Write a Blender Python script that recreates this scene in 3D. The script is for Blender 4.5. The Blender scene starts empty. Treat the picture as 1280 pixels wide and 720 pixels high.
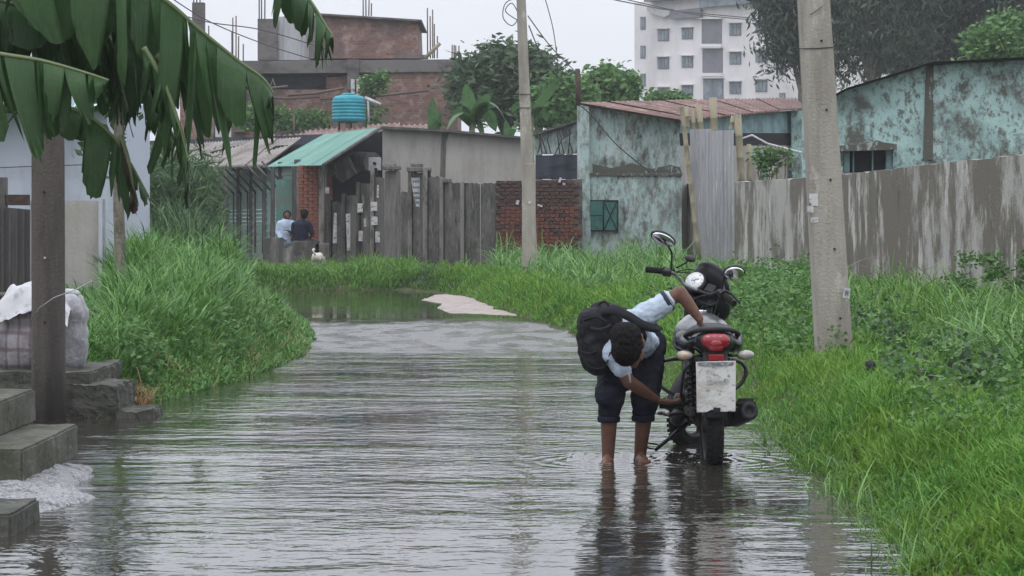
import bpy, bmesh, math, random
import numpy as np
from mathutils import Vector, Matrix, Euler, noise as mnoise
random.seed(7); RNG = np.random.default_rng(11)
R = math.radians
S = bpy.context.scene
COL = S.collection

# ------------------------------------------------------------------ camera, sky, sun, exposure
F, HZ, CH = 3200.0, 276.0, 1.42        # focal length in photo pixels, horizon row, eye height
cam = bpy.data.cameras.new('camera'); camo = bpy.data.objects.new('camera', cam); COL.objects.link(camo)
cam.sensor_width = 36; cam.lens = 36 * F / 1280; cam.shift_y = -(360 - HZ) / 1280
cam.clip_start = 0.2; cam.clip_end = 6000
camo.location = (0, 0, CH); camo.rotation_euler = (R(90), 0, 0)
S.camera = camo
SUN_EL, SUN_AZ = R(58), R(200)
w = bpy.data.worlds.new('World'); S.world = w; w.use_nodes = True
nt = w.node_tree; bg = nt.nodes['Background']
sky = nt.nodes.new('ShaderNodeTexSky'); sky.sky_type = 'NISHITA'; sky.sun_disc = False
sky.sun_elevation = SUN_EL; sky.sun_rotation = SUN_AZ; sky.dust_density = 5; sky.air_density = 1
tc = nt.nodes.new('ShaderNodeTexCoord'); sp = nt.nodes.new('ShaderNodeSeparateXYZ')
nt.links.new(tc.outputs['Generated'], sp.inputs[0])
mr = nt.nodes.new('ShaderNodeMapRange'); nt.links.new(sp.outputs['Z'], mr.inputs[0])
mr.inputs['From Min'].default_value = 0; mr.inputs['From Max'].default_value = 1
mr.inputs['To Min'].default_value = 9.0; mr.inputs['To Max'].default_value = 24.0
cl = nt.nodes.new('ShaderNodeTexNoise'); cl.inputs['Scale'].default_value = 2.2; cl.inputs['Detail'].default_value = 4
nt.links.new(tc.outputs['Generated'], cl.inputs['Vector'])
cr = nt.nodes.new('ShaderNodeMapRange'); nt.links.new(cl.outputs[0], cr.inputs[0])
cr.inputs['From Min'].default_value = .3; cr.inputs['From Max'].default_value = .7
cr.inputs['To Min'].default_value = .93; cr.inputs['To Max'].default_value = 1.05
mu = nt.nodes.new('ShaderNodeMath'); mu.operation = 'MULTIPLY'
nt.links.new(mr.outputs[0], mu.inputs[0]); nt.links.new(cr.outputs[0], mu.inputs[1])
vm = nt.nodes.new('ShaderNodeVectorMath'); vm.operation = 'SCALE'; vm.inputs[0].default_value = (.915, .945, 1.03)
nt.links.new(mu.outputs[0], vm.inputs['Scale'])
mx = nt.nodes.new('ShaderNodeMix'); mx.data_type = 'RGBA'; mx.inputs[0].default_value = .94   # thick cloud over the blue sky
nt.links.new(sky.outputs[0], mx.inputs['A']); nt.links.new(vm.outputs[0], mx.inputs['B'])
nt.links.new(mx.outputs['Result'], bg.inputs[0]); bg.inputs[1].default_value = 0.1
sl = bpy.data.lights.new('sun', 'SUN'); sl.energy = 0.6; sl.angle = R(25); sl.color = (1, .97, .93)
so = bpy.data.objects.new('sun', sl); COL.objects.link(so)
sd = Vector((math.sin(SUN_AZ) * math.cos(SUN_EL), math.cos(SUN_AZ) * math.cos(SUN_EL), math.sin(SUN_EL)))
so.rotation_euler = sd.to_track_quat('Z', 'Y').to_euler(); so.location = (0, 0, 60)
S.view_settings.view_transform = 'Standard'; S.view_settings.look = 'None'
S.view_settings.exposure = 0.0; S.view_settings.gamma = 1.0
S.cycles.use_denoising = True
try: S.cycles.volume_bounces = 2; S.cycles.max_bounces = 8; S.cycles.transparent_max_bounces = 8
except Exception: pass

def W(px, py, Y): return Vector(((px - 640) * Y / F, Y, CH + (HZ - py) * Y / F))
def WX(px, Y): return (px - 640) * Y / F
def WZ(py, Y): return CH + (HZ - py) * Y / F

# ------------------------------------------------------------------ materials
def _n(nt, t, **k):
    n = nt.nodes.new(t)
    for a, b in k.items(): setattr(n, a, b)
    return n
def mat(name, base, layers=(), rough=.8, bump=0, bscale=30, metal=0, trans=0, spec=.28, rand=None, coat=0):
    """base colour; layers = (colour, (sx,sy,sz), lo, hi, detail[, seed]) noise masks laid one over another"""
    m = bpy.data.materials.new(name); m.use_nodes = True
    nt = m.node_tree; b = nt.nodes['Principled BSDF']; L = nt.links.new
    b.inputs['Roughness'].default_value = rough; b.inputs['Metallic'].default_value = metal
    b.inputs['Specular IOR Level'].default_value = spec
    if coat: b.inputs['Coat Weight'].default_value = coat; b.inputs['Coat Roughness'].default_value = .1
    tc = _n(nt, 'ShaderNodeTexCoord')
    cur = _n(nt, 'ShaderNodeRGB'); cur.outputs[0].default_value = (*base, 1); cur = cur.outputs[0]
    if rand:
        g = _n(nt, 'ShaderNodeNewGeometry'); mx = _n(nt, 'ShaderNodeMix', data_type='RGBA')
        L(g.outputs['Random Per Island'], mx.inputs[0]); L(cur, mx.inputs['A']); mx.inputs['B'].default_value = (*rand, 1)
        cur = mx.outputs['Result']
    for i, ly in enumerate(layers):
        c, sc, lo, hi, det = ly[:5]
        mp = _n(nt, 'ShaderNodeMapping'); mp.inputs['Scale'].default_value = sc
        mp.inputs['Location'].default_value = (3.7 * i + (ly[5] if len(ly) > 5 else 0), 1.3 * i, 7.1 * i)
        L(tc.outputs['Object'], mp.inputs[0])
        no = _n(nt, 'ShaderNodeTexNoise'); no.inputs['Scale'].default_value = 1; no.inputs['Detail'].default_value = det
        no.inputs['Roughness'].default_value = .72
        L(mp.outputs[0], no.inputs['Vector'])
        mr = _n(nt, 'ShaderNodeMapRange'); L(no.outputs[0], mr.inputs[0])
        mr.inputs['From Min'].default_value = lo; mr.inputs['From Max'].default_value = hi
        mx = _n(nt, 'ShaderNodeMix', data_type='RGBA'); L(mr.outputs[0], mx.inputs[0]); L(cur, mx.inputs['A'])
        mx.inputs['B'].default_value = (*c, 1); cur = mx.outputs['Result']
    L(cur, b.inputs['Base Color'])
    if bump:
        no = _n(nt, 'ShaderNodeTexNoise'); no.inputs['Scale'].default_value = bscale; no.inputs['Detail'].default_value = 5
        L(tc.outputs['Object'], no.inputs['Vector'])
        bp = _n(nt, 'ShaderNodeBump'); bp.inputs['Strength'].default_value = bump; bp.inputs['Distance'].default_value = .02
        L(no.outputs[0], bp.inputs['Height']); L(bp.outputs[0], b.inputs['Normal'])
    if trans:
        t = _n(nt, 'ShaderNodeBsdfTranslucent'); L(cur, t.inputs[0])
        ms = _n(nt, 'ShaderNodeMixShader'); ms.inputs[0].default_value = trans
        L(b.outputs[0], ms.inputs[1]); L(t.outputs[0], ms.inputs[2]); L(ms.outputs[0], nt.nodes['Material Output'].inputs[0])
    return m
V3 = lambda a: (a, a, a)
M = {}
M['soil'] = mat('soil', (.07, .06, .04), [((.05, .07, .02), V3(1.2), .4, .6, 4)], .95, .5, 20)
M['sand'] = mat('sand', (.36, .31, .29), [((.24, .2, .18), V3(3), .4, .65, 5)], .8, .4, 30)
M['grit'] = mat('grit', (.27, .27, .28), [((.1, .1, .1), (7, 7, 7), .5, .6, 9), ((.36, .36, .37), V3(45), .52, .6, 4), ((.08, .08, .08), V3(60), .56, .62, 3, 5)], .95, .5, 60)
M['grass'] = mat('grass', (.045, .13, .02), [((.11, .24, .04), V3(.9), .48, .7, 3)], .6, trans=.35, rand=(.19, .34, .08), spec=.3)
M['lawn'] = mat('lawn', (.055, .15, .02), [((.15, .27, .04), V3(1.4), .42, .62, 3), ((.15, .12, .04), V3(.8), .68, .8, 3)], .7, trans=.35, rand=(.15, .33, .06), spec=.25)
M['reed'] = mat('reed', (.036, .11, .024), [((.1, .23, .05), V3(1.1), .48, .65, 3)], .5, trans=.35, rand=(.22, .41, .12), spec=.4)
M['darkweed'] = mat('darkweed', (.03, .07, .03), [], .6, trans=.3, rand=(.1, .17, .07), spec=.3)
M['strawblade'] = mat('dry_blade', (.28, .2, .1), [], .8, trans=.2, rand=(.2, .12, .06))
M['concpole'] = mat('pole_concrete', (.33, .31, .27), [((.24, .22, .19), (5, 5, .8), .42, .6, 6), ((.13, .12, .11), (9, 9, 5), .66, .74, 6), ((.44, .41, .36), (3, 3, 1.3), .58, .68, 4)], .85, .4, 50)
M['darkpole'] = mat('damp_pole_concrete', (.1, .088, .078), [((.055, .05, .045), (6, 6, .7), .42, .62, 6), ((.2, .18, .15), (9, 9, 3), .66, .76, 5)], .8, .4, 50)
M['wallright'] = mat('streaked_wall', (.36, .35, .33), [((.14, .125, .105), (.6, .6, .38), .45, .53, 11), ((.47, .455, .43), (1.5, 1.5, .55), .53, .6, 11, 4), ((.09, .085, .075), (2.4, 2.4, .9), .56, .66, 10, 8)], .9, .5, 30)
M['walldark'] = mat('mouldy_concrete', (.17, .16, .15), [((.075, .07, .066), (3, 3, .8), .42, .6, 7), ((.27, .26, .24), (5, 5, .6), .58, .7, 8, 4)], .9, .5, 30)
M['slab'] = mat('fence_slab', (.115, .108, .1), [((.05, .048, .043), (2.6, 2.6, 1.3), .42, .58, 9), ((.2, .19, .175), (4, 4, 1.5), .57, .66, 10, 4), ((.035, .035, .03), (5, 5, 2.5), .56, .66, 10, 7)], .9, .5, 30)
M['slabedge'] = mat('fence_post_concrete', (.22, .205, .19), [((.08, .075, .068), (5, 5, 1.5), .46, .6, 8)], .9, .4, 30)
M['plaster'] = mat('grey_plaster', (.4, .385, .36), [((.3, .285, .26), (1.6, 1.6, .5), .42, .62, 6), ((.12, .11, .1), (2.5, 2.5, .35), .66, .76, 7, 5)], .9, .3, 20)
M['teal'] = mat('peeling_teal_paint', (.34, .46, .45), [((.42, .5, .49), (3, 3, 1.2), .45, .6, 9), ((.2, .215, .19), (7, 7, 2.6), .46, .6, 12, 5), ((.075, .08, .068), (3, 3, 1.5), .52, .64, 14, 8), ((.13, .135, .12), (1.0, 1.0, .7), .54, .66, 14, 7)], .85, .5, 22)
M['teal2'] = mat('peeling_aqua_paint', (.36, .52, .505), [((.24, .35, .34), V3(.7), .45, .6, 3), ((.42, .54, .52), (3, 3, .8), .54, .66, 8, 2), ((.13, .15, .13), (9, 9, 6), .5, .6, 12, 5), ((.1, .105, .09), (1.3, 1.3, 1.1), .52, .62, 15, 9)], .85, .5, 22)
M['mould'] = mat('black_mould', (.09, .09, .075), [((.3, .36, .33), (7, 7, 3), .55, .62, 8)], .9, .5, 30)
M['tealtrim'] = mat('teal_fascia', (.2, .33, .35), [((.13, .2, .21), (2, 2, 2), .45, .6, 5)], .7)
M['rust'] = mat('rusty_tin', (.2, .12, .1), [((.12, .07, .06), (1.2, 1.2, 3), .42, .58, 6), ((.32, .25, .23), (2.2, 2.2, 1), .55, .66, 7, 3)], .7, .3, 30, metal=.1)
M['tin'] = mat('grey_tin', (.4, .4, .42), [((.3, .3, .31), (6, 6, .5), .45, .6, 5), ((.58, .58, .6), (16, 16, 1.0), .6, .67, 6, 3)], .5, .15, 20, metal=.3)
M['tindark'] = mat('dark_tin', (.085, .08, .08), [((.16, .155, .155), (5, 5, .6), .5, .65, 6)], .6, .3, 20, metal=.3)
M['awntin'] = mat('weathered_awning_tin', (.25, .23, .21), [((.15, .13, .12), (.7, .7, 1.5), .45, .6, 5), ((.33, .29, .25), (2, 2, 1), .6, .7, 6, 2)], .7, .2, 20)
M['greentin'] = mat('green_tin', (.06, .2, .155), [((.11, .27, .215), (.9, .9, .9), .5, .65, 4)], .5, .1, 20)
M['palemint'] = mat('pale_mint_tin', (.5, .68, .66), [], .5)
M['greenshut'] = mat('green_shutter', (.1, .22, .19), [((.16, .16, .13), (1, 1, 1.2), .45, .6, 5), ((.15, .3, .26), V3(3), .6, .7, 4)], .6)
M['greendoor'] = mat('dark_green_metal', (.045, .15, .13), [((.03, .08, .07), V3(5), .5, .65, 4)], .5)
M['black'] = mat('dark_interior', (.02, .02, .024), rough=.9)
M['navy'] = mat('dark_blue_tin_and_shade', (.045, .055, .075), [((.03, .03, .04), (1, 1, 5), .5, .6, 3)], .6)  # tin colour, also the painted shade of the shop interior panel
M['brick'] = mat('red_brick', (.2, .075, .05), [((.08, .04, .035), V3(1.4), .45, .6, 5), ((.27, .1, .06), V3(9), .55, .65, 3)], .9, .6, 40)
M['brick2'] = mat('pale_red_brick', (.3, .13, .09), [((.2, .08, .06), V3(7), .5, .6, 4), ((.36, .28, .22), V3(3), .66, .74, 4)], .9, .6, 40)
M['brickold'] = mat('sooty_brick', (.06, .042, .038), [((.12, .06, .05), V3(6), .5, .65, 4)], .95, .6, 40)
M['mortar'] = mat('mortar', (.13, .11, .1), [((.06, .05, .05), V3(2), .45, .6, 4)], .95, .3, 40)
M['whitewall'] = mat('white_plaster', (.42, .46, .53), [((.33, .36, .41), (1.5, 1.5, .5), .5, .68, 5)], .8, .2, 10)
M['apart'] = mat('apartment_plaster', (.66, .64, .65), [((.5, .48, .49), (.15, .15, .06), .45, .65, 6), ((.42, .38, .38), (.5, .5, .25), .64, .74, 7, 3)], .9)
M['glass'] = mat('window_glass', (.12, .15, .18), [((.2, .24, .27), V3(.9), .45, .6, 2)], .4, spec=.3)
M['duskpanel'] = mat('stairwell_panel', (.16, .155, .18), [((.12, .12, .14), V3(.6), .45, .6, 3)], .6)
M['steel'] = mat('steel', (.35, .35, .36), rough=.35, metal=.9)
M['rebar'] = mat('rebar', (.12, .09, .08), rough=.8)
M['wire'] = mat('wire', (.05, .05, .055), rough=.6)
M['bamboo'] = mat('bamboo', (.3, .27, .19), [((.16, .14, .1), (4, 4, 1.5), .5, .64, 5)], .7, .3, 30)
M['tank'] = mat('water_tank_plastic', (.02, .24, .3), [((.03, .29, .36), V3(2), .5, .6, 2)], .45)
M['bark'] = mat('bark', (.2, .18, .15), [((.1, .1, .075), (8, 8, 3), .45, .6, 6), ((.3, .28, .24), (6, 6, 4), .6, .68, 6)], .95, .8, 30)
M['leafdark'] = mat('leaf_dark', (.03, .06, .03), rough=.5, trans=.3, rand=(.1, .16, .08))
M['leafmid'] = mat('leaf_mid', (.045, .12, .03), rough=.5, trans=.3, rand=(.14, .27, .08))
M['leafeuc'] = mat('leaf_dull', (.03, .05, .032), rough=.6, trans=.25, rand=(.085, .12, .08))
M['banana'] = mat('banana_leaf', (.03, .075, .024), [((.06, .135, .04), V3(3), .5, .7, 4), ((.06, .12, .045), (70, 70, 4), .5, .7, 2), ((.12, .1, .04), V3(5), .66, .74, 4)], .42, trans=.28, rand=(.055, .12, .042), bump=.15, bscale=60)
M['banana2'] = mat('far_banana_leaf', (.1, .2, .08), [((.06, .13, .05), V3(2), .45, .6, 3)], .45, trans=.3)
M['banyel'] = mat('yellowed_leaf', (.16, .14, .03), [((.06, .09, .03), V3(6), .45, .6, 3)], .6, trans=.3)
M['bandry'] = mat('dry_leaf', (.07, .055, .04), [((.13, .1, .07), V3(9), .5, .62, 3)], .8, trans=.2)
M['midrib'] = mat('leaf_midrib', (.16, .2, .1), rough=.5)
M['paper'] = mat('old_poster', (.52, .52, .52), [((.12, .12, .13), (12, 12, 22), .56, .6, 3), ((.28, .27, .27), V3(4), .5, .65, 6)], .85)
M['sack'] = mat('woven_sack', (.36, .36, .38), [((.22, .215, .225), (6, 6, 2.5), .45, .6, 7), ((.5, .5, .52), (3, 3, 9), .56, .66, 6, 4)], .6, .7, 26)
M['sackplaid'] = mat('plaid_sack', (.33, .31, .33), [((.22, .2, .21), (4, 4, 3), .46, .6, 7)], .7, .7, 22)
M['plasticw'] = mat('white_sheet', (.5, .5, .52), [((.33, .33, .35), V3(8), .5, .6, 4)], .45, .4, 12)
M['stepc'] = mat('step_concrete', (.12, .12, .1), [((.06, .066, .045), V3(3), .42, .6, 9), ((.035, .042, .026), (6, 6, 3), .54, .66, 9, 3), ((.17, .17, .11), (9, 9, 3), .6, .68, 9, 12), ((.19, .19, .175), V3(11), .6, .68, 5, 6)], .85, .5, 35)
M['stepdark'] = mat('damp_concrete', (.085, .085, .072), [((.04, .045, .035), V3(4), .45, .6, 6), ((.2, .19, .16), V3(8), .62, .7, 5)], .8, .6, 35)
# bike and people
M['bblack'] = mat('black_paint', (.01, .01, .012), rough=.38, coat=.2)
M['bplastic'] = mat('black_plastic', (.02, .02, .022), [((.035, .033, .03), V3(14), .5, .65, 4)], .55)
M['rubber'] = mat('rubber', (.013, .013, .013), [((.022, .02, .019), V3(10), .5, .65, 3)], .85, .3, 80, spec=.2)
M['seatm'] = mat('seat_vinyl', (.022, .022, .025), rough=.5, bump=.2, bscale=150)
M['silver'] = mat('silver_paint', (.15, .155, .16), [((.07, .07, .07), V3(9), .5, .62, 4)], .3, metal=.5, coat=.4)
M['dullmetal'] = mat('dull_metal', (.045, .045, .046), [((.025, .022, .02), V3(12), .45, .6, 5)], .5, metal=.5)
M['chrome'] = mat('chrome', (.7, .7, .72), rough=.1, metal=1)
M['redlens'] = mat('red_lens', (.24, .004, .012), rough=.15, coat=1)
M['clearlens'] = mat('clear_lens', (.26, .25, .23), [((.5, .3, .14), V3(14), .5, .6, 2)], .15, coat=1)
M['mirror'] = mat('mirror_glass', (.75, .77, .78), rough=.03, metal=1)
M['dial'] = mat('dial_face', (.6, .62, .63), [((.2, .2, .2), V3(60), .58, .62, 2)], .2, coat=1)
M['plate'] = mat('muddy_plate', (.55, .55, .53), [((.2, .21, .22), (20, 20, 34), .57, .63, 4), ((.35, .31, .27), (5, 5, 9), .48, .66, 6, 5)], .6, .1, 40)
M['platedark'] = mat('plate_strip', (.13, .14, .15), [((.3, .3, .3), (40, 40, 60), .5, .6, 2)], .6)
M['skin'] = mat('brown_skin', (.115, .056, .038), [((.15, .078, .054), V3(9), .45, .62, 5), ((.07, .035, .026), V3(16), .58, .7, 5, 3)], .5, .1, 60)
M['skin2'] = mat('dark_brown_skin', (.1, .05, .035), rough=.55)
M['hair'] = mat('black_hair', (.006, .005, .005), rough=.85, bump=.35, bscale=120, spec=.15)
M['shirt'] = mat('pale_blue_shirt', (.42, .49, .58), [((.37, .43, .52), (8, 8, 20), .45, .62, 4)], .85, .5, 22)
M['cuff'] = mat('navy_cuff', (.03, .035, .06), rough=.9)
M['pants'] = mat('dark_trousers', (.012, .013, .02), [((.017, .019, .027), V3(7), .5, .6, 4)], .9, .6, 16, spec=.15)
M['bag'] = mat('black_nylon', (.014, .014, .017), [((.018, .018, .022), V3(6), .5, .62, 4)], .75, .6, 14, spec=.2)
M['shirtb'] = mat('light_blue_cloth', (.38, .46, .58), rough=.9)
M['shirtn'] = mat('navy_cloth', (.014, .016, .035), rough=.9)
M['fur'] = mat('white_fur', (.6, .56, .5), [((.4, .35, .28), V3(9), .55, .68, 4)], .9, .5, 60)

def plaid_mat():
    m = M['sackplaid']; nt = m.node_tree; L = nt.links.new; b = nt.nodes['Principled BSDF']; src = b.inputs['Base Color'].links[0].from_socket
    tc = _n(nt, 'ShaderNodeTexCoord'); cur = src
    for ax, sc in (('X', 3.4), ('Z', 2.6)):
        wv_ = _n(nt, 'ShaderNodeTexWave'); wv_.bands_direction = ax; wv_.inputs['Scale'].default_value = sc; wv_.inputs['Distortion'].default_value = 1.2; wv_.inputs['Detail'].default_value = 2
        L(tc.outputs['Object'], wv_.inputs['Vector']); mr = _n(nt, 'ShaderNodeMapRange'); L(wv_.outputs['Fac'], mr.inputs[0]); mr.inputs['From Min'].default_value = .8; mr.inputs['From Max'].default_value = .95; mr.inputs['To Max'].default_value = .6
        mx = _n(nt, 'ShaderNodeMix', data_type='RGBA'); L(mr.outputs[0], mx.inputs[0]); L(cur, mx.inputs['A']); mx.inputs['B'].default_value = (.13, .09, .1, 1); cur = mx.outputs['Result']
    L(cur, b.inputs['Base Color'])
plaid_mat()
def water_mat():
    m = bpy.data.materials.new('flood_water'); m.use_nodes = True
    nt = m.node_tree; L = nt.links.new; b = nt.nodes['Principled BSDF']
    b.inputs['Base Color'].default_value = (.034, .032, .026, 1); b.inputs['Roughness'].default_value = .04
    b.inputs['IOR'].default_value = 1.62
    tc = _n(nt, 'ShaderNodeTexCoord')
    def noise(sc, det, off=0):
        mp = _n(nt, 'ShaderNodeMapping'); mp.inputs['Scale'].default_value = sc; mp.inputs['Location'].default_value = (off, off, 0)
        mp.inputs['Rotation'].default_value = (0, 0, R(6))
        L(tc.outputs['Object'], mp.inputs[0]); no = _n(nt, 'ShaderNodeTexNoise'); no.inputs['Scale'].default_value = 1
        no.inputs['Detail'].default_value = det; no.inputs['Roughness'].default_value = .5; L(mp.outputs[0], no.inputs['Vector']); return no.outputs[0]
    def math_(op, a, b_=None):
        n = _n(nt, 'ShaderNodeMath', operation=op)
        for i, v in enumerate((a, b_)):
            if v is None: continue
            if isinstance(v, (int, float)): n.inputs[i].default_value = v
            else: L(v, n.inputs[i])
        return n.outputs[0]
    h = math_('ADD', math_('MULTIPLY', noise((3.6, 5.6, 1), 3), 1.05), math_('MULTIPLY', noise((11, 15, 1), 2, 5), .34))
    h = math_('ADD', h, math_('MULTIPLY', noise((.9, 1.3, 1), 2, 9), .7))
    # calm pool at the far bend, wind-ruffled shallow before it
    sx = _n(nt, 'ShaderNodeSeparateXYZ'); L(tc.outputs['Object'], sx.inputs[0])
    def ramp(v, a, b_, c, d):
        r = _n(nt, 'ShaderNodeMapRange'); r.interpolation_type = 'SMOOTHSTEP'; L(v, r.inputs[0])
        for k, x in zip(('From Min', 'From Max', 'To Min', 'To Max'), (a, b_, c, d)): r.inputs[k].default_value = x
        return r.outputs[0]
    wob = math_('ADD', sx.outputs['Y'], math_('MULTIPLY', math_('SUBTRACT', noise((.6, .3, 1), 6, 3), .5), 5.0))
    calm = ramp(wob, 34, 37, 1, .06)
    ruff = math_('MULTIPLY', ramp(wob, 26, 30, 0, 1), ramp(wob, 34.5, 37, 1, 0))
    near = math_('MULTIPLY', ramp(sx.outputs['Y'], 10, 24, .85, 1.0), ramp(noise((.35, .5, 1), 4, 33), .38, .62, .45, 1.25))
    streak = math_('MULTIPLY', ramp(noise((.16, .8, 1), 4, 21), .5, .6, 0, 1), ramp(wob, 37, 40, 1, .3))   # faint gusts
    amp = math_('ADD', math_('MULTIPLY', calm, near), math_('ADD', math_('MULTIPLY', ruff, 1.7), math_('MULTIPLY', streak, .5)))
    for cx, cy, k_ in ((WX(760, 15.1), 15.1, .5), (WX(801, 15.25), 15.25, .5), (WX(891, 15.1), 15.1, .7)):   # rings spreading from feet and tyre
        vd = _n(nt, 'ShaderNodeVectorMath', operation='DISTANCE'); L(tc.outputs['Object'], vd.inputs[0]); vd.inputs[1].default_value = (cx, cy, 0)
        h = math_('ADD', h, math_('MULTIPLY', math_('SINE', math_('MULTIPLY', vd.outputs['Value'], 52)), math_('MULTIPLY', ramp(vd.outputs['Value'], .05, .75, .8, 0), k_)))
    bp = _n(nt, 'ShaderNodeBump'); bp.inputs['Distance'].default_value = .0095; b.inputs['Specular IOR Level'].default_value = 1.0
    L(amp, bp.inputs['Strength']); 
    hh = math_('MULTIPLY', h, amp); bp.inputs['Strength'].default_value = 1.0
    for l in list(nt.links):
        if l.to_socket == bp.inputs['Strength']: nt.links.remove(l)
    L(hh, bp.inputs['Height']); L(bp.outputs[0], b.inputs['Normal'])
    patch = ramp(noise((.9, .45, 1), 5, 41), .45, .62, 0, 1)
    L(math_('ADD', math_('ADD', .03, math_('MULTIPLY', patch, .05)), math_('MULTIPLY', ruff, math_('ADD', .1, math_('MULTIPLY', ramp(noise((2.5, .9, 1), 6, 61), .42, .6, 0, 1), .22)))), b.inputs['Roughness'])
    return m
M['water'] = water_mat()

# ------------------------------------------------------------------ mesh builder
class MB:
    def __init__(s): s.v = []; s.f = []; s.sm = []
    def add(s, vs, fs, smooth=False):
        o = len(s.v); s.v += [Vector(v) for v in vs]; s.f += [tuple(o + i for i in f) for f in fs]; s.sm += [smooth] * len(fs); return s
    def box(s, c, d, rot=None):
        hx, hy, hz = d[0] / 2, d[1] / 2, d[2] / 2
        vs = [Vector((x, y, z)) for x in (-hx, hx) for y in (-hy, hy) for z in (-hz, hz)]
        if rot is not None:
            m = rot if isinstance(rot, Matrix) else Euler(rot).to_matrix()
            vs = [m @ v for v in vs]
        return s.add([v + Vector(c) for v in vs], [(0, 1, 3, 2), (4, 6, 7, 5), (0, 4, 5, 1), (2, 3, 7, 6), (0, 2, 6, 4), (1, 5, 7, 3)])
    def quadbox(s, a, b, z0, z1, th, n=None, z1b=None, z0b=None):
        """upright slab from ground point a to b (xy), thickness th behind the face"""
        a = Vector(a[:2]); b = Vector(b[:2]); d = (b - a).normalized(); p = Vector((-d.y, d.x)) * th
        z1b = z1 if z1b is None else z1b; z0b = z0 if z0b is None else z0b
        vs = [(a.x, a.y, z0), (b.x, b.y, z0b), (b.x, b.y, z1b), (a.x, a.y, z1),
              (a.x + p.x, a.y + p.y, z0), (b.x + p.x, b.y + p.y, z0b), (b.x + p.x, b.y + p.y, z1b), (a.x + p.x, a.y + p.y, z1)]
        return s.add(vs, [(0, 1, 2, 3), (5, 4, 7, 6), (4, 0, 3, 7), (1, 5, 6, 2), (3, 2, 6, 7), (4, 5, 1, 0)])
    def tube(s, pts, r, n=8, caps=True, ell=1.0):
        pts = [Vector(p) for p in pts]; k = len(pts)
        rs = r if isinstance(r, (list, tuple)) else [r] * k
        up = Vector((0, 0, 1)); vs = []; prev = None
        for i, p in enumerate(pts):
            t = (pts[min(i + 1, k - 1)] - pts[max(i - 1, 0)])
            t = t.normalized() if t.length > 1e-9 else Vector((0, 0, 1))
            if prev is None:
                a = t.cross(up)
                if a.length < .05: a = t.cross(Vector((0, 1, 0)))
                a.normalize()
            else: a = (prev - t * prev.dot(t)).normalized()
            prev = a; b = t.cross(a)
            for j in range(n):
                q = 2 * math.pi * j / n; vs.append(p + (a * math.cos(q) + b * math.sin(q) * ell) * rs[i])
        fs = [(i * n + j, i * n + (j + 1) % n, (i + 1) * n + (j + 1) % n, (i + 1) * n + j) for i in range(k - 1) for j in range(n)]
        s.add(vs, fs, True)
        if caps:
            o = len(s.v) - k * n
            s.f += [tuple(o + j for j in range(n))[::-1], tuple(o + (k - 1) * n + j for j in range(n))]; s.sm += [False, False]
        return s
    def lathe(s, prof, n=24, m=None, smooth=True, close=False):
        """prof = (radius, height) about local z"""
        m = m or Matrix(); vs = []
        for r_, z in prof:
            for j in range(n):
                q = 2 * math.pi * j / n; vs.append(m @ Vector((r_ * math.cos(q), r_ * math.sin(q), z)))
        k = len(prof); rng = range(k if close else k - 1)
        fs = [(i * n + j, i * n + (j + 1) % n, ((i + 1) % k) * n + (j + 1) % n, ((i + 1) % k) * n + j) for i in rng for j in range(n)]
        s.add(vs, fs, smooth)
        if not close:
            o = len(s.v) - k * n
            if prof[0][0] > 1e-5: s.f.append(tuple(o + j for j in range(n))[::-1]); s.sm.append(False)
            if prof[-1][0] > 1e-5: s.f.append(tuple(o + (k - 1) * n + j for j in range(n))); s.sm.append(False)
        return s
    def ell(s, c, r, n=12, rot=None):
        m = Matrix.Translation(Vector(c)) @ ((rot.to_4x4() if isinstance(rot, Matrix) else Euler(rot).to_matrix().to_4x4()) if rot is not None else Matrix())
        vs = [m @ Vector((0, 0, -r[2]))]; k = max(4, n // 2)
        for i in range(1, k):
            t = math.pi * i / k
            for j in range(n):
                q = 2 * math.pi * j / n
                vs.append(m @ Vector((r[0] * math.sin(t) * math.cos(q), r[1] * math.sin(t) * math.sin(q), -r[2] * math.cos(t))))
        vs.append(m @ Vector((0, 0, r[2]))); fs = []
        for j in range(n): fs.append((0, 1 + (j + 1) % n, 1 + j))
        for i in range(k - 2):
            for j in range(n): fs.append((1 + i * n + j, 1 + i * n + (j + 1) % n, 1 + (i + 1) * n + (j + 1) % n, 1 + (i + 1) * n + j))
        l = len(vs) - 1
        for j in range(n): fs.append((1 + (k - 2) * n + j, 1 + (k - 2) * n + (j + 1) % n, l))
        return s.add(vs, fs, True)
    def prism(s, poly, vec):
        """poly = 3d outline, extruded by vec"""
        n = len(poly); vec = Vector(vec); p = [Vector(q) for q in poly]
        return s.add(p + [q + vec for q in p], [tuple(range(n))[::-1], tuple(range(n, 2 * n))] + [(i, (i + 1) % n, n + (i + 1) % n, n + i) for i in range(n)])
    def xf(s, m): s.v = [m @ v for v in s.v]; return s
    def mesh(s, name, org=Vector((0, 0, 0))):
        me = bpy.data.meshes.new(name); me.from_pydata([tuple(v - org) for v in s.v], [], s.f)
        me.polygons.foreach_set('use_smooth', s.sm); me.update()
        bm = bmesh.new(); bm.from_mesh(me); bmesh.ops.recalc_face_normals(bm, faces=bm.faces); bm.to_mesh(me); bm.free()
        return me
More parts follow.
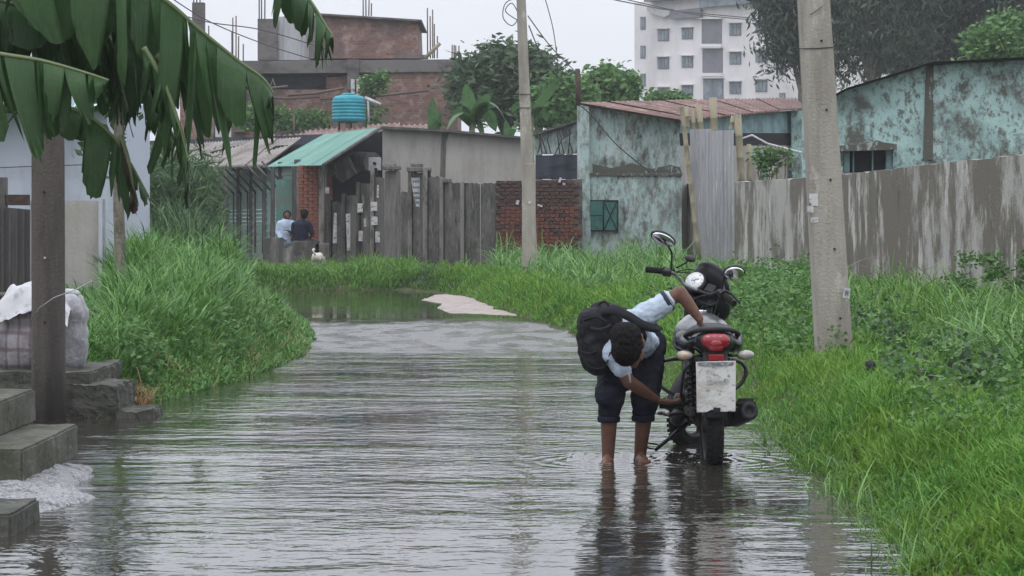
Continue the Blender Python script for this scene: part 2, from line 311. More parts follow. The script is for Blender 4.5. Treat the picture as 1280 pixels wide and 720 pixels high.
    def build(s, name, m, parent=None, bevel=0, local=False, org=None, seg=2):
        if org is None:
            if local: org = Vector((0, 0, 0))
            elif parent is not None: org = root_loc(parent)
            else:
                xs = [v.x for v in s.v]; ys = [v.y for v in s.v]; zs = [v.z for v in s.v]
                org = Vector(((min(xs) + max(xs)) / 2, (min(ys) + max(ys)) / 2, min(zs)))
        me = s.mesh(name, org); me.materials.append(M[m] if isinstance(m, str) else m)
        o = bpy.data.objects.new(name, me); COL.objects.link(o)
        if parent is not None: o.parent = parent
        else: o.location = org
        if bevel:
            b = o.modifiers.new('bevel', 'BEVEL'); b.width = bevel; b.segments = seg; b.limit_method = 'ANGLE'; b.angle_limit = R(40)
        return o
def root_loc(o):
    while o.parent is not None: o = o.parent
    return Vector(o.location)
def tag(o, label=None, cat=None, group=None, kind=None):
    if label: o['label'] = label
    if cat: o['category'] = cat
    if group: o['group'] = group
    if kind: o['kind'] = kind
    return o
def thing(name, label, cat, loc, group=None, rot=None):
    o = bpy.data.objects.new(name, None); COL.objects.link(o); o.location = loc; o.empty_display_size = .2
    if rot is not None: o.rotation_euler = rot
    return tag(o, label, cat, group)
def inst(name, me, parent, loc, rot=(0, 0, 0), scale=(1, 1, 1)):
    o = bpy.data.objects.new(name, me); COL.objects.link(o); o.parent = parent
    o.location = Vector(loc) - root_loc(parent); o.rotation_euler = rot; o.scale = scale; return o
def npmesh(name, verts, quads, tris, m, smooth=False):
    me = bpy.data.meshes.new(name); nv = len(verts); nq = len(quads); ntr = len(tris)
    me.vertices.add(nv); me.vertices.foreach_set('co', verts.astype(np.float32).ravel())
    me.loops.add(nq * 4 + ntr * 3)
    idx = np.concatenate([quads.ravel(), tris.ravel()]).astype(np.int32); me.loops.foreach_set('vertex_index', idx)
    me.polygons.add(nq + ntr)
    st = np.concatenate([np.arange(nq) * 4, nq * 4 + np.arange(ntr) * 3]).astype(np.int32)
    me.polygons.foreach_set('loop_start', st)
    if smooth: me.polygons.foreach_set('use_smooth', np.ones(nq + ntr, bool))
    me.materials.append(M[m]); me.update(calc_edges=True); me.validate()
    o = bpy.data.objects.new(name, me); COL.objects.link(o); return o
def corrugated(p00, p10, p11, p01, waves, amp=.02, th=None, nl=2):
    """sheet with corners p00-p10 across the ribs and p00-p01 along them"""
    p00, p10, p11, p01 = map(Vector, (p00, p10, p11, p01)); nrm = (p10 - p00).cross(p01 - p00).normalized()
    n = int(waves * 6) + 1; b = MB(); vs = []
    for side in (0, -.006):
        for i in range(n):
            u = i / (n - 1); off = nrm * (amp * math.cos(u * waves * 2 * math.pi) + side)
            for j in range(nl):
                t = j / (nl - 1); vs.append(p00.lerp(p10, u).lerp(p01.lerp(p11, u), t) + off)
    fs = []
    for sd_ in (0, n * nl):
        for i in range(n - 1):
            for j in range(nl - 1):
                a = sd_ + i * nl + j; fs.append((a, a + nl, a + nl + 1, a + 1))
    b.add(vs, fs, True); return b

# ------------------------------------------------------------------ ground, water
LY = [0, 13, 18.6, 19.0, 20.5, 23, 27, 31, 36, 42, 46, 48, 53, 60]
LX = [-7, -7, -7, -3.15, -2.85, -2.5, -2.3, -2.5, -3.0, -4.2, -6, -16, -16, -16]
RY = [0, 10.2, 12.5, 15.5, 18.6, 19.6, 21.7, 26, 32.7, 37, 41, 47, 51, 53]
RX = [1.95, 1.78, 1.86, 1.78, 1.84, 1.78, 1.38, 1.12, .8, .3, -.2, -.75, -1.5, -2.6]
def wob(x, y, s=.9, a=.12): return a * mnoise.noise(Vector((x * s, y * s, 3.3)))
def edgeL(y): return float(np.interp(y, LY, LX)) + .1 * mnoise.noise(Vector((y * 1.1, 1, 1)))
def edgeR(y): return float(np.interp(y, RY, RX)) + .16 * mnoise.noise(Vector((y * 1.1, 5, 1))) + .07 * mnoise.noise(Vector((y * 4.3, 5, 1)))
def gz(x, y):
    """ground height: road bed under the water, banks either side"""
    d = max(x - edgeR(y), edgeL(y) - x, (y - 52.6) * .8)
    t = min(max((d + .35) / .95, 0), 1); t = t * t * (3 - 2 * t)
    z = -.09 + t * .40
    if d > .2: z += .03 * mnoise.noise(Vector((x * 1.5, y * 1.5, 0)))
    return z
gxs = np.concatenate([[-700, -300, -100, -50, -30], np.arange(-20, -6, 1), np.arange(-6, 8, .22), np.arange(8, 20, 1), [30, 50, 100, 300, 700]])
gys = np.concatenate([[-60, -20, 0, 5], np.arange(8, 56, .35), np.arange(56, 90, 2), [100, 130, 180, 260, 400, 700, 1000]])
gv = np.array([(x, y, gz(x, y)) for x in gxs for y in gys]); ny = len(gys)
ii, jj = np.meshgrid(np.arange(len(gxs) - 1), np.arange(ny - 1), indexing='ij'); a = (ii * ny + jj).ravel()
gq = np.stack([a, a + ny, a + ny + 1, a + 1], 1)
tag(npmesh('ground', gv, gq, np.zeros((0, 3), int), 'soil', True), kind='structure')
wb = MB().add([(-18, -40, 0), (6, -40, 0), (6, 56, 0), (-18, 56, 0)], [(0, 1, 2, 3)]); tag(wb.build('water', 'water', org=Vector((0, 0, 0))), kind='structure')
def sheet(name, pts, m, h, n=34, seed=0, amp=.02):
    """low mound with irregular outline; pts = outline (x, y)"""
    c = Vector((sum(p[0] for p in pts) / len(pts), sum(p[1] for p in pts) / len(pts))); k = len(pts); b = MB(); vs = [(c.x, c.y, h)]
    ring = []
    for i in range(n * 3):
        t = i / (n * 3) * k; i0 = int(t) % k; f = t - int(t); p = Vector(pts[i0]).lerp(Vector(pts[(i0 + 1) % k]), f)
        d = p - c; p = c + d * (1 + .07 * mnoise.noise(Vector((p.x * 5, p.y * 2, seed))) + .04 * mnoise.noise(Vector((p.x * 17, p.y * 8, seed)))); ring.append(p)
    K = 14; N = len(ring)
    for j in range(1, K + 1):
        t = j / K
        for p in ring:
            q = c.lerp(p, t); z = h * (1 - t ** 2.2) - (.012 if j == K else 0)
            z += amp * (1 - t ** 4) * (mnoise.noise(Vector((q.x * 9, q.y * 5, seed))) + .6 * mnoise.noise(Vector((q.x * 26, q.y * 20, seed)))); vs.append((q.x, q.y, z))
    fs = [(0, 1 + i, 1 + (i + 1) % N) for i in range(N)]
    for j in range(K - 1):
        for i in range(N): fs.append((1 + j * N + i, 1 + (j + 1) * N + i, 1 + (j + 1) * N + (i + 1) % N, 1 + j * N + (i + 1) % N))
    b.add(vs, fs, True); return tag(b.build(name, m, org=Vector((0, 0, 0))), kind='structure')
sheet('sandbar', [(WX(598, 50), 51), (WX(545, 50), 49.5), (WX(528, 48), 46), (WX(552, 44), 44), (WX(545, 42), 41.5), (WX(560, 39), 39.2), (WX(625, 38), 38.4), (WX(655, 38), 38), (WX(640, 41), 41), (WX(615, 46), 46)], 'sand', .028, amp=.012, seed=2)
sheet('gravel_spill', [(-2.9, 15.2), (-2.42, 14.8), (-2.3, 14.2), (-2.36, 13.6), (-2.12, 13.1), (-2.22, 12.6), (-2.35, 12.25), (-2.7, 12.1), (-3.4, 12.2), (-3.5, 14)], 'grit', .1, amp=.02, seed=5)

# ------------------------------------------------------------------ haze-free helpers for plants
def blades(name, P, H, Wd, m, lean=.5, droop=.3, seed=0, lift=0):
    rng = np.random.default_rng(seed); n = len(P); P = P.copy(); P[:, 2] += H * lift * rng.uniform(0, 1, n) ** 1.2 * (rng.uniform(0, 1, n) < .75); H = H * rng.uniform(.5, 1.15, n); az = rng.uniform(0, 2 * np.pi, n); fa = az + np.pi / 2 + rng.uniform(-.5, .5, n)
    ld = np.stack([np.cos(az), np.sin(az), np.zeros(n)], 1) * (H * lean * rng.uniform(.1, 1.25, n))[:, None]
    wd = np.stack([np.cos(fa), np.sin(fa), np.zeros(n)], 1) * (Wd / 2)[:, None]; up = np.array([0, 0, 1.])
    dr = H * droop * rng.uniform(0, 1, n); out = []
    for t, wf in ((0, .7), (.4, 1), (.75, .75), (1, 0)):
        c = P + ld * t ** 1.8 + up * (H * t - dr * t ** 3)[:, None]
        if wf: out += [c - wd * wf, c + wd * wf]
        else: out.append(c)
    V = np.stack(out, 1).reshape(-1, 3); o = (np.arange(n) * 7)[:, None]
    q = np.concatenate([o + np.array([0, 1, 3, 2]), o + np.array([2, 3, 5, 4])]); t = o + np.array([4, 5, 6])
    ob = npmesh(name, V, q, t, m); return ob
def scatter(n, yr, xf, seed, dens=1.0):
    """n random points: y in yr with density falling as 1/y^dens, x between xf(y)"""
    rng = np.random.default_rng(seed); u = rng.uniform(0, 1, n)
    if dens == 1: y = yr[0] * (yr[1] / yr[0]) ** u
    else: y = yr[0] + (yr[1] - yr[0]) * u
    x = np.array([(lambda l: l[0] + (l[1] - l[0]) * rng.uniform())(xf(v)) for v in y])
    return x, y
def gpts(x, y, dz=-.01): return np.stack([x, y, np.array([gz(a_, b_) for a_, b_ in zip(x, y)]) + dz], 1)
def grass(name, n, yr, xf, hmin, hmax, wmin, wmax, m, lean, droop, seed, hfun=None, dens=1.0, label=None, lift=0):
    x, y = scatter(n, yr, xf, seed, dens); P = gpts(x, y); rng = np.random.default_rng(seed + 100)
    cl = np.array([mnoise.noise(Vector((a_ * 1.3, b_ * .8, seed))) for a_, b_ in zip(x, y)])
    H = rng.uniform(hmin, hmax, n) * (1 + .7 * cl)
    if hfun: H *= np.array([hfun(a_, b_) for a_, b_ in zip(x, y)])
    ok = H > .02; P = P[ok]; H = H[ok]
    o = blades(name, P, H, rng.uniform(wmin, wmax, len(H)), m, lean, droop, seed, lift)
    return tag(o, label or name.replace('_', ' '), 'grass', kind='stuff')

def wallx(y): return float(np.interp(y, [32, 55], [6.36, 4.8]))
# right bank
ext = lambda y: .215 * y + 1.7
grass('short_lawn', 125000, (9.3, 24), lambda y: (edgeR(y) - .15, max(edgeR(y) + .5, ext(y))), .05, .16, .005, .012, 'lawn', 1.1, .6, 1, lift=.3,
      label='short bright green grass on the right bank beside the flooded road', hfun=lambda x, y: .55 + .45 * min(1, (x - edgeR(y) + .06) / .35))
grass('lawn_further_on', 80000, (24, 52), lambda y: (edgeR(y) - .05, min(edgeR(y) + 3.5, wallx(y))), .08, .26, .012, .024, 'lawn', 1.1, .6, 2, lift=.35,
      label='mid-green bank grass further up the road on the right', hfun=lambda x, y: .5 + .5 * min(1, (x - edgeR(y) + .05) / .6))
def tallR(x, y):
    d = x - edgeR(y); e = min(max((d - (1.1 if y < 24 else .75)) / 1.0, 0), 1)
    return e * (.4 + .6 * max(0, mnoise.noise(Vector((x * .9, y * .6, 9))) + .25))
grass('tall_bank_grass', 80000, (14, 54), lambda y: (edgeR(y) + .8, min(ext(y), wallx(y) - .05)), .16, .42, .012, .026, 'grass', 1.3, .9, 3, tallR,
      lift=.9, label='taller weedy grass between the right concrete pole and the streaked wall')
grass('wall_foot_reeds', 9000, (38, 60), lambda y: (max(WX(615, y), edgeR(y) + .9), min(WX(935, y), wallx(y) - .05)), .3, .7, .016, .03, 'reed', 1.1, .9, 4, lambda x, y: .5 + .6 * max(0, mnoise.noise(Vector((x * .8, y * .5, 2))) + .4),
      lift=.6, label='long arching grass at the foot of the brick wall and green-painted house')
grass('edge_reeds', 4200, (15, 34), lambda y: (max(edgeR(y) + 1.6, WX(1090, y)), min(ext(y) + .5, wallx(y) - .05)), .3, .7, .01, .022, 'reed', 1.2, .9, 5,
      label='long arching blades at the right edge of the frame by the streaked wall', hfun=lambda x, y: min(1, max(0, (x - WX(1090, y)) / (WX(1220, y) - WX(1090, y)))))
# left clump
def lc(x, y):
    d = edgeL(y) - x; e = min(max((d + .12) / .9, .25), 1); return e * (.85 + .2 * min(1, max(0, (y - 20) / 5)) - .15 * min(1, max(0, (y - 27) / 5))) * (1 if x > WX(140, y) else .6)
grass('left_reed_bed', 95000, (19.6, 37), lambda y: (min(WX(60, y), edgeL(y) - 1.2), edgeL(y) + .1), .22, .52, .012, .024, 'reed', .8, .7, 6, lc,
      lift=1.15, label='dense tall green reed grass on the left bank beside the sacks')
grass('left_reed_bed_fringe', 250, (20, 29), lambda y: (edgeL(y) - .5, edgeL(y) + .14), .1, .35, .006, .012, 'strawblade', .9, .6, 7,
      label='yellowing lower blades where the left reeds meet the water')
grass('far_left_weeds', 14000, (38, 47), lambda y: (WX(150, y), min(edgeL(y) + .0, WX(300, y))), .5, 1.05, .02, .035, 'darkweed', .8, .8, 8,
      lift=.6, label='tall dark weeds behind the left reeds in front of the grey shop wall', hfun=lambda x, y: max(.35, 1.25 - abs((x - WX(225, y)) / (WX(290, y) - WX(225, y))) * .6))
grass('far_bank_grass', 30000, (52.5, 60), lambda y: (WX(290, y), WX(560, y)), .16, .36, .014, .028, 'grass', .9, .7, 9, dens=0,
      label='soft green grass on the far bank below the slab fence', hfun=lambda x, y: .45 + .6 * max(0, mnoise.noise(Vector((x * 1.0, y * .2, 4))) + .35) + (.5 if abs((x - WX(480, y))) < .7 else 0))
grass('far_fence_foot_grass', 16000, (49, 56), lambda y: (max(edgeR(y), WX(500, y)), WX(660, y)), .08, .2, .012, .02, 'darkweed', .7, .5, 10,
      label='dark grass at the foot of the plain fence slabs')

# creeping weeds with small round leaves
def leafcloud(name, n, cen, rad, size, m, seed, droop=0, shape=None, aspect=1.0, parent=None, centers=None, crad=.3):
    rng = np.random.default_rng(seed)
    if centers is None:
        k = max(6, n // 70); d = rng.normal(size=(k, 3)); d /= np.linalg.norm(d, axis=1)[:, None]
        centers = np.array(cen) + d * np.array(rad) * (rng.uniform(.35, 1, k) ** .5)[:, None]
    centers = np.array(centers); ci = rng.integers(0, len(centers), n)
    off = rng.normal(size=(n, 3)) * crad * np.array([1, 1, .75 + droop]); c = centers[ci] + off; c[:, 2] -= droop * np.abs(rng.normal(size=n)) * crad
    a = rng.normal(size=(n, 3)); a[:, 2] = a[:, 2] * .5 - droop * 2.4; a /= np.linalg.norm(a, axis=1)[:, None]
    b = np.cross(a, rng.normal(size=(n, 3))); b /= np.linalg.norm(b, axis=1)[:, None]
    s_ = size * rng.uniform(.6, 1.3, n)[:, None]
    p0 = c - a * s_ * .5; p1 = c + b * s_ * .26 / aspect; p2 = c + a * s_ * .5; p3 = c - b * s_ * .26 / aspect
    V = np.stack([p0, p1, p2, p3], 1).reshape(-1, 3); q = (np.arange(n) * 4)[:, None] + np.array([0, 1, 2, 3])
    if parent is not None: V = V - np.array(root_loc(parent))
    o = npmesh(name, V, q, np.zeros((0, 3), int), m)
    if parent is not None: o.parent = parent
    return o
def tree(label, base, height, rad, n, size, lm, seed, lean=(0, 0), droop=0, trunk_r=.2, group=None, crad=.3, aspect=1., nclump=40, cz=.68, name='tree', bark='bark'):
    rng = random.Random(seed); base = Vector(base); t = thing(name, label, 'tree', base, group)
    top = base + Vector((lean[0], lean[1], height * cz)); b = MB()
    mid = base.lerp(top, .5) + Vector((rng.uniform(-.2, .2), 0, 0))
    b.tube([base, mid, top], [trunk_r, trunk_r * .75, trunk_r * .45], 8).build('trunk', bark, t)
    cs = []; lb = MB()
    for i in range(nclump):
        th = rng.uniform(0, 2 * math.pi); ph = math.acos(rng.uniform(-.75, 1)); rr = rng.uniform(.5, 1) ** .6
        p = top + Vector((math.cos(th) * math.sin(ph) * rad[0], math.sin(th) * math.sin(ph) * rad[1], math.cos(ph) * rad[2])) * rr
        cs.append(p); q = base.lerp(top, rng.uniform(.6, 1)); k = q.lerp(p, .5) + Vector((0, 0, rad[2] * .12))
        lb.tube([q, k, p], [trunk_r * .3, trunk_r * .16, .015], 5, caps=False)
    lb.build('limb', bark, t)
    o = leafcloud('crown', n, None, None, size, lm, seed, droop, centers=[tuple(c) for c in cs], crad=crad, aspect=aspect, parent=t)
    return t
o = leafcloud('creeper', 9000, None, None, .07, 'leafmid', 31, centers=[(x, y, gz(x, y) + h) for x, y, h in
      [(random.uniform(WX(925, yy), WX(1030, yy)), yy, random.uniform(.05, .4)) for yy in np.linspace(24, 40, 60)]], crad=.16)
tag(o, 'leafy green creeper mounded behind the motorcycle mirror below the streaked wall', 'creeper', kind='stuff')

for k_, (lab, px_, py_, w_, n_, sz, m_) in enumerate((('broad-leaved weed clump left of the right pole base', 985, 440, .5, 900, .05, 'leafmid'), ('broad-leaved weed patch right of the right pole base', 1130, 440, .6, 1300, .05, 'leafmid'),
      ('broad-leaved weeds by the waterline at the bottom right', 1210, 600, .3, 500, .035, 'leafmid'), ('leafy bush against the streaked wall at the right edge', 1250, 352, .55, 1500, .07, 'leafmid'))):
    Y_ = {0: 21.5, 1: 22.5, 2: 13.0, 3: 30}[k_]; x_ = WX(px_, Y_); rg = random.Random(k_)
    tag(leafcloud('weed_clump', n_, None, None, sz, m_, 90 + k_, centers=[(x_ + rg.uniform(-w_, w_), Y_ + rg.uniform(-w_, w_), gz(x_, Y_) + rg.uniform(.02, .18 if k_ != 3 else .75)) for _ in range(26)], crad=.06), lab, 'weeds', kind='stuff')
def weeds(name, n, yr, xf, sz, m_, seed, lab, hi):
    x, y = scatter(n, yr, xf, seed); rg = random.Random(seed); x = [a_ for a_ in x]; cs = []
    for a_, b_ in zip(x, y):
        g_ = gz(a_, b_); hh_ = rg.uniform(.4, 1) * hi
        for q_ in range(5): cs.append((a_ + rg.gauss(0, .05), b_ + rg.gauss(0, .05), g_ + hh_ * q_ / 5 + .03))
    tag(leafcloud(name, len(cs) * 9, None, None, sz, m_, seed, centers=cs, crad=.045, aspect=.8), lab, 'weeds', kind='stuff')
weeds('bank_weeds', 260, (14, 40), lambda y: (edgeR(y) + .5, min(ext(y), wallx(y) - .1)), .05, 'leafmid', 17, 'scattered broad-leaved weeds growing up through the right bank grass', .32)
weeds('dark_bank_weeds', 90, (16, 34), lambda y: (edgeR(y) + .8, min(ext(y), wallx(y) - .1)), .06, 'leafdark', 18, 'scattered darker weeds among the right bank grass', .3)
weeds('left_bank_weeds', 60, (20, 30), lambda y: (WX(150, y), edgeL(y) - .1), .06, 'leafmid', 19, 'broad-leaved weeds mixed into the left reed grass', .5)
grass('dead_stems', 130, (11, 30), lambda y: (edgeR(y) + .1, min(ext(y), wallx(y) - .05)), .25, .6, .004, .008, 'strawblade', .8, .4, 15, label='thin dry stems scattered through the right bank grass')
grass('waterline_sprigs', 1500, (10, 30), lambda y: (edgeR(y) - .32, edgeR(y) + .05), .1, .25, .004, .009, 'reed', 1.2, .8, 16, label='sparse grass sprigs standing in the water along the right bank')
# ------------------------------------------------------------------ utility poles and wires
def pole(name, label, base, top, r0, r1, m, group, sq=False, extra=None):
    base = Vector(base); top = Vector(top); t = thing(name, label, 'pole', base, group); b = MB()
    n = 12; pts = [base.lerp(top, i / n) for i in range(n + 1)]; rs = [r0 + (r1 - r0) * i / n for i in range(n + 1)]
    if sq:   # chamfered rectangular section
        vs = []; sec = [(-1, -.75), (-.86, -1), (.86, -1), (1, -.75), (1, .75), (.86, 1), (-.86, 1), (-1, .75)]
        for p, r in zip(pts, rs): vs += [(p.x + r * sx, p.y + r * .8 * sy, p.z) for sx, sy in sec]
        k = 8; fs = [(i * k + j, i * k + (j + 1) % k, (i + 1) * k + (j + 1) % k, (i + 1) * k + j) for i in range(n) for j in range(k)]
        fs += [tuple(range(k))[::-1], tuple(n * k + j for j in range(k))]; b.add(vs, fs)
    else: b.tube(pts, rs, 20)
    b.build('shaft', m, t); return t
p1 = pole('utility_pole', 'thick pale concrete pole leaning left on the right bank beside the motorcycle', (WX(1044, 20.6), 20.6, .15), tuple(W(1002, -260, 20.6)), .146, .112, 'concpole', 'concrete utility poles', sq=True)
def on_pole1(px, py): return Vector((WX(px, 20.6), 20.6 - .8 * (.146 - .03 * (450 - py) / 700) - .002, WZ(py, 20.6)))
hb = MB()
for px, py in ((1025, 52), (1031, 138), (1036, 225), (1041, 311), (1048, 397), (1050, 408)):
    if py == 408: continue
    q = on_pole1(px, py); hb = MB().lathe([(.0095, 0), (.0095, .006)], 10, Matrix.Translation(q) @ Matrix.Rotation(R(90), 4, 'X')); hb.build('bolt_hole', 'black', p1)
q = on_pole1(1056, 366); MB().box(q, (.055, .004, .08), (0, R(8), 0)).build('sticker', 'plasticw', p1)
MB().box(q + Vector((0, -.004, 0)), (.03, .002, .045), (0, R(8), 0)).build('sticker_print', 'platedark', p1)
q = on_pole1(1018, 62); b = MB(); rr = .134
b.tube([(q.x + dx, q.y + dy, q.z + dz) for dx, dy, dz in ((-rr, .2, 0), (-rr, 0, 0), (0, -.002, .003), (rr, 0, .012), (rr, .2, .012))], .004, 6)
b.tube([(q.x - .05, q.y - .004, q.z + .27), (q.x, q.y - .012, q.z + .3), (q.x + .05, q.y - .004, q.z + .34)], .003, 5).build('binding_wire', 'wire', p1)
# paper remnants
for px, py, w_, h_ in ((1012, 250, .07, .1), (1008, 262, .05, .05), (1013, 275, .06, .04)):
    MB().box(on_pole1(px + 3, py), (w_, .003, h_), (0, R(random.uniform(-6, 6)), 0)).build('torn_poster', 'paper', p1)
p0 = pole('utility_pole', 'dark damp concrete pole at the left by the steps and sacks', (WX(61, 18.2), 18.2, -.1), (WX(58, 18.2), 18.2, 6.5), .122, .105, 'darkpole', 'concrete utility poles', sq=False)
for px, py in ((59, 240), (60, 322), (60, 402)):
    MB().lathe([(.008, 0), (.008, .02)], 10, Matrix.Translation(Vector((WX(px, 18.2), 18.2 - .112, WZ(py, 18.2)))) @ Matrix.Rotation(R(90), 4, 'X')).build('bolt_hole', 'black' if py != 322 else 'paper', p0)
MB().tube([(-3.4, 18.1, WZ(400, 18)), (-3.33, 18.04, WZ(385, 18)), (-3.22, 18.0, WZ(372, 18)), (-3.08, 18.1, WZ(362, 18)), (-3.0, 18.3, WZ(352, 18))], .004, 5).build('binding_wire', 'steel', p0)
p2 = pole('utility_pole', 'slim grey concrete pole in front of the red brick wall', (WX(665, 47), 47, .1), tuple(W(647, -120, 47)), .13, .07, 'concpole', 'concrete utility poles', sq=True)
b = MB(); q = W(661, 208, 47); b.box(q + Vector((0, 0, -.9)), (.25, .23, 1.9)); b.build('sleeve', 'concpole', p2, bevel=.01)
MB().box((WX(662, 46.8), 46.86, WZ(253, 46.86)), (.05, .01, .05)).build('sticker', 'plasticw', p2)
for py in (135, 118):
    q = W(656, py, 47); MB().tube([(q.x - .09, 46.9, q.z), (q.x + .09, 46.9, q.z), (q.x + .1, 47.1, q.z), (q.x - .09, 47.1, q.z), (q.x - .09, 46.9, q.z)], .008, 5).build('binding_wire', 'wire', p2)
def cable(label, pts, r=.012, seg=10):
    P = []; k = len(pts)
    for i in range(k - 1):
        for j in range(seg):
            t = j / seg; p = [Vector(pts[max(i - 1, 0)]), Vector(pts[i]), Vector(pts[i + 1]), Vector(pts[min(i + 2, k - 1)])]
            P.append(.5 * (2 * p[1] + (p[2] - p[0]) * t + (2 * p[0] - 5 * p[1] + 4 * p[2] - p[3]) * t * t + (3 * p[1] - p[0] - 3 * p[2] + p[3]) * t ** 3))
    P.append(Vector(pts[-1])); return tag(MB().tube(P, r, 5).build('cable', 'wire'), label, 'cable', 'overhead wires')
cable('thin wire from the slim pole sagging to the black roof post', [W(660, 20, 47), W(690, 60, 52), W(722, 92, 60)], .011)
cable('second thin wire curving under the first one to the teal house roof', [W(661, 32, 47), W(680, 75, 52), W(705, 105, 58), W(724, 132, 61.5)], .011)
cable('wire hanging straight down from the top of the frame right of the slim pole', [W(676, -20, 50), W(690, 30, 50), W(696, 70, 50), (W(697, 92, 50))], .009)
cable('looped spare wire coil beside the top of the slim pole', [W(648, -4, 47), W(632, 4, 47), W(629, 22, 47), W(640, 32, 47), W(648, 20, 47), W(640, 4, 47), W(632, 14, 47), W(648, 26, 47)], .009)
cable('upper wire crossing the sky to the white apartment block', [W(740, -6, 150), W(800, 6, 160), W(850, 14, 170), W(955, 24, 190)], .04)
cable('lower wire crossing the sky to the white apartment block', [W(760, -6, 150), W(812, 6, 160), W(870, 18, 170), W(955, 26, 190)], .035)
cable('upper thin wire across the gap left of the brick building', [W(200, -12, 90), W(260, 26, 95), W(330, 55, 100), W(390, 74, 106)], .022)
cable('lower thin wire across the gap left of the brick building', [W(215, 15, 90), W(262, 28, 95), W(330, 38, 100), W(410, 62, 106)], .022)
cable('black wire running diagonally down the peeling green house front', [W(724, 131, 61), W(740, 145, 61.3), W(770, 180, 61.3), W(812, 215, 61.4)], .014)
cable('black cable hanging from the banana leaves to the awning edge', [W(246, 172, 60), W(254, 195, 62), W(260, 212, 64)], .02)

# ------------------------------------------------------------------ right boundary wall
t = thing('boundary_wall', 'long streaked grey concrete boundary wall behind the right pole', 'wall', (5.2, 45, .2))
segs = [(843, 868, 231, 229), (918, 1050, 228, 220), (1050, 1165, 219, 205), (1165, 1345, 205, 187), (1345, 1560, 187, 158)]
def wy(px):   # wall line x(Y) meets pixel column
    lo, hi = 20., 70.
    for _ in range(40):
        m_ = (lo + hi) / 2
        x = 6.36 + (m_ - 32) * (4.8 - 6.36) / 23
        if (x / m_ * F + 640) > px: lo = m_
        else: hi = m_
    return lo
for a_, b_, ya, yb in segs:
    Ya, Yb = wy(a_), wy(b_); n = 8; mbb = MB(); pts = []
    xa, xb = WX(a_, Ya), WX(b_, Yb)
    vs = []; N = 24
    for i in range(N + 1):
        u = i / N; x = xa + (xb - xa) * u; y = Ya + (Yb - Ya) * u; zt = WZ(ya, Ya) + (WZ(yb, Yb) - WZ(ya, Ya)) * u + .025 * mnoise.noise(Vector((x * 9, y * 5, 1)))
        d = Vector((xb - xa, Yb - Ya)).normalized(); nx, ny_ = -d.y * .14, d.x * .14
        if ny_ < 0: nx, ny_ = -nx, -ny_
        vs += [(x, y, -.05), (x, y, zt), (x + nx, y + ny_, zt + .01), (x + nx, y + ny_, -.05)]
    fs = [(i * 4 + j, (i + 1) * 4 + j, (i + 1) * 4 + j + 1, i * 4 + j + 1) for i in range(N) for j in range(3)] + [(3, 2, 1, 0), (N * 4, N * 4 + 1, N * 4 + 2, N * 4 + 3)]
    mbb.add(vs, fs).build('wall_panel', 'wallright', t)
# tin sheet gate and bamboos
Yg = wy(890)
t = thing('tin_sheet_screen', 'upright grey corrugated tin sheet filling the gap in the streaked wall', 'tin sheet', (WX(888, Yg), Yg, .3))
for a_, b_, ta, tb, bb in ((862, 889, 162, 161, 330), (888, 917, 164, 162, 330)):
    y0 = Yg - .1 - (.012 if a_ == 888 else 0)
    corrugated(W(a_ + (6 if a_ == 862 else 2), bb + 5, y0), W(b_, bb + 5, y0), W(b_, tb, y0), W(a_, ta, y0), 6, .012).build('tin_sheet', 'tin', t)
def bamboo(px0, py0, px1, py1, Y, w_, label):
    a_, b_ = W(px0, py0, Y), W(px1, py1, Y); n = 9; P = []; Rr = []; n = max(2, int((b_ - a_).length / .42))
    for i in range(n):
        for f, r in ((.0, .96), (.05, 1.1), (.1, .96)):
            P.append(a_.lerp(b_, min((i + f) / n, 1))); Rr.append(w_ * r)
    P.append(b_); Rr.append(w_); return tag(MB().tube(P, Rr, 8).build('bamboo_pole', 'bamboo'), label, 'bamboo pole', 'bamboo poles beside the tin sheet')
bamboo(852, 132, 874, 325, Yg - .3, .055, 'long bamboo pole leaning against the left edge of the tin sheet')
bamboo(858, 160, 856, 133, Yg + .3, .085, 'stubby bamboo end sticking up left of the tin sheet')
bamboo(868, 170, 866, 138, Yg + .35, .06, 'short thin bamboo end between the stubby ones above the tin sheet')
bamboo(878, 175, 873, 132, Yg + .3, .075, 'bamboo end with a dark cap above the left half of the tin sheet')
bamboo(893, 175, 891, 122, Yg + .3, .09, 'tallest broad bamboo post rising over the middle of the tin sheet')
bamboo(914, 162, 917, 145, Yg + .35, .06, 'short bamboo end at the right top corner of the tin sheet')
bamboo(927, 226, 922, 143, Yg + .2, .085, 'bamboo post standing just right of the tin sheet')
bamboo(938, 226, 936, 180, Yg + .4, .05, 'thin pale bamboo stake in front of the dark opening')

# ------------------------------------------------------------------ peeling green house behind (Y 62)
Yt = 62.0
t = thing('peeling_house', 'small house with peeling pale green plaster and rusty tin roof', 'house', (WX(790, Yt), Yt + 2, .2))
def face(px_list, Y, th, z0=.1):  # px_list = outline in pixels
    return MB().prism([W(px, py, Y) for px, py in px_list], (0, th, 0))
z0y = 345
face([(728, z0y), (852, z0y), (852, 219), (728, 219)], Yt - .05, .3).build('lower_wall', 'teal', t)
face([(728, 217), (852, 217), (848, 149), (728, 131)], Yt + .03, .25).build('upper_wall', 'teal', t)
face([(736, 219.5), (853, 219.5), (853, 216.5), (736, 216.5)], Yt - .1, .3).build('ledge', 'mould', t)
face([(741, 216), (852, 216), (850, 209), (838, 206), (815, 211), (790, 204), (765, 210), (741, 205)], Yt + .02, .02).build('mould_stain', 'mould', t)
b = MB().prism([W(px, py, Yt - .2) for px, py in ((722, z0y), (739, z0y), (736, 133), (722, 130))], (0, .45, 0)); b.build('corner_pillar', 'teal', t)
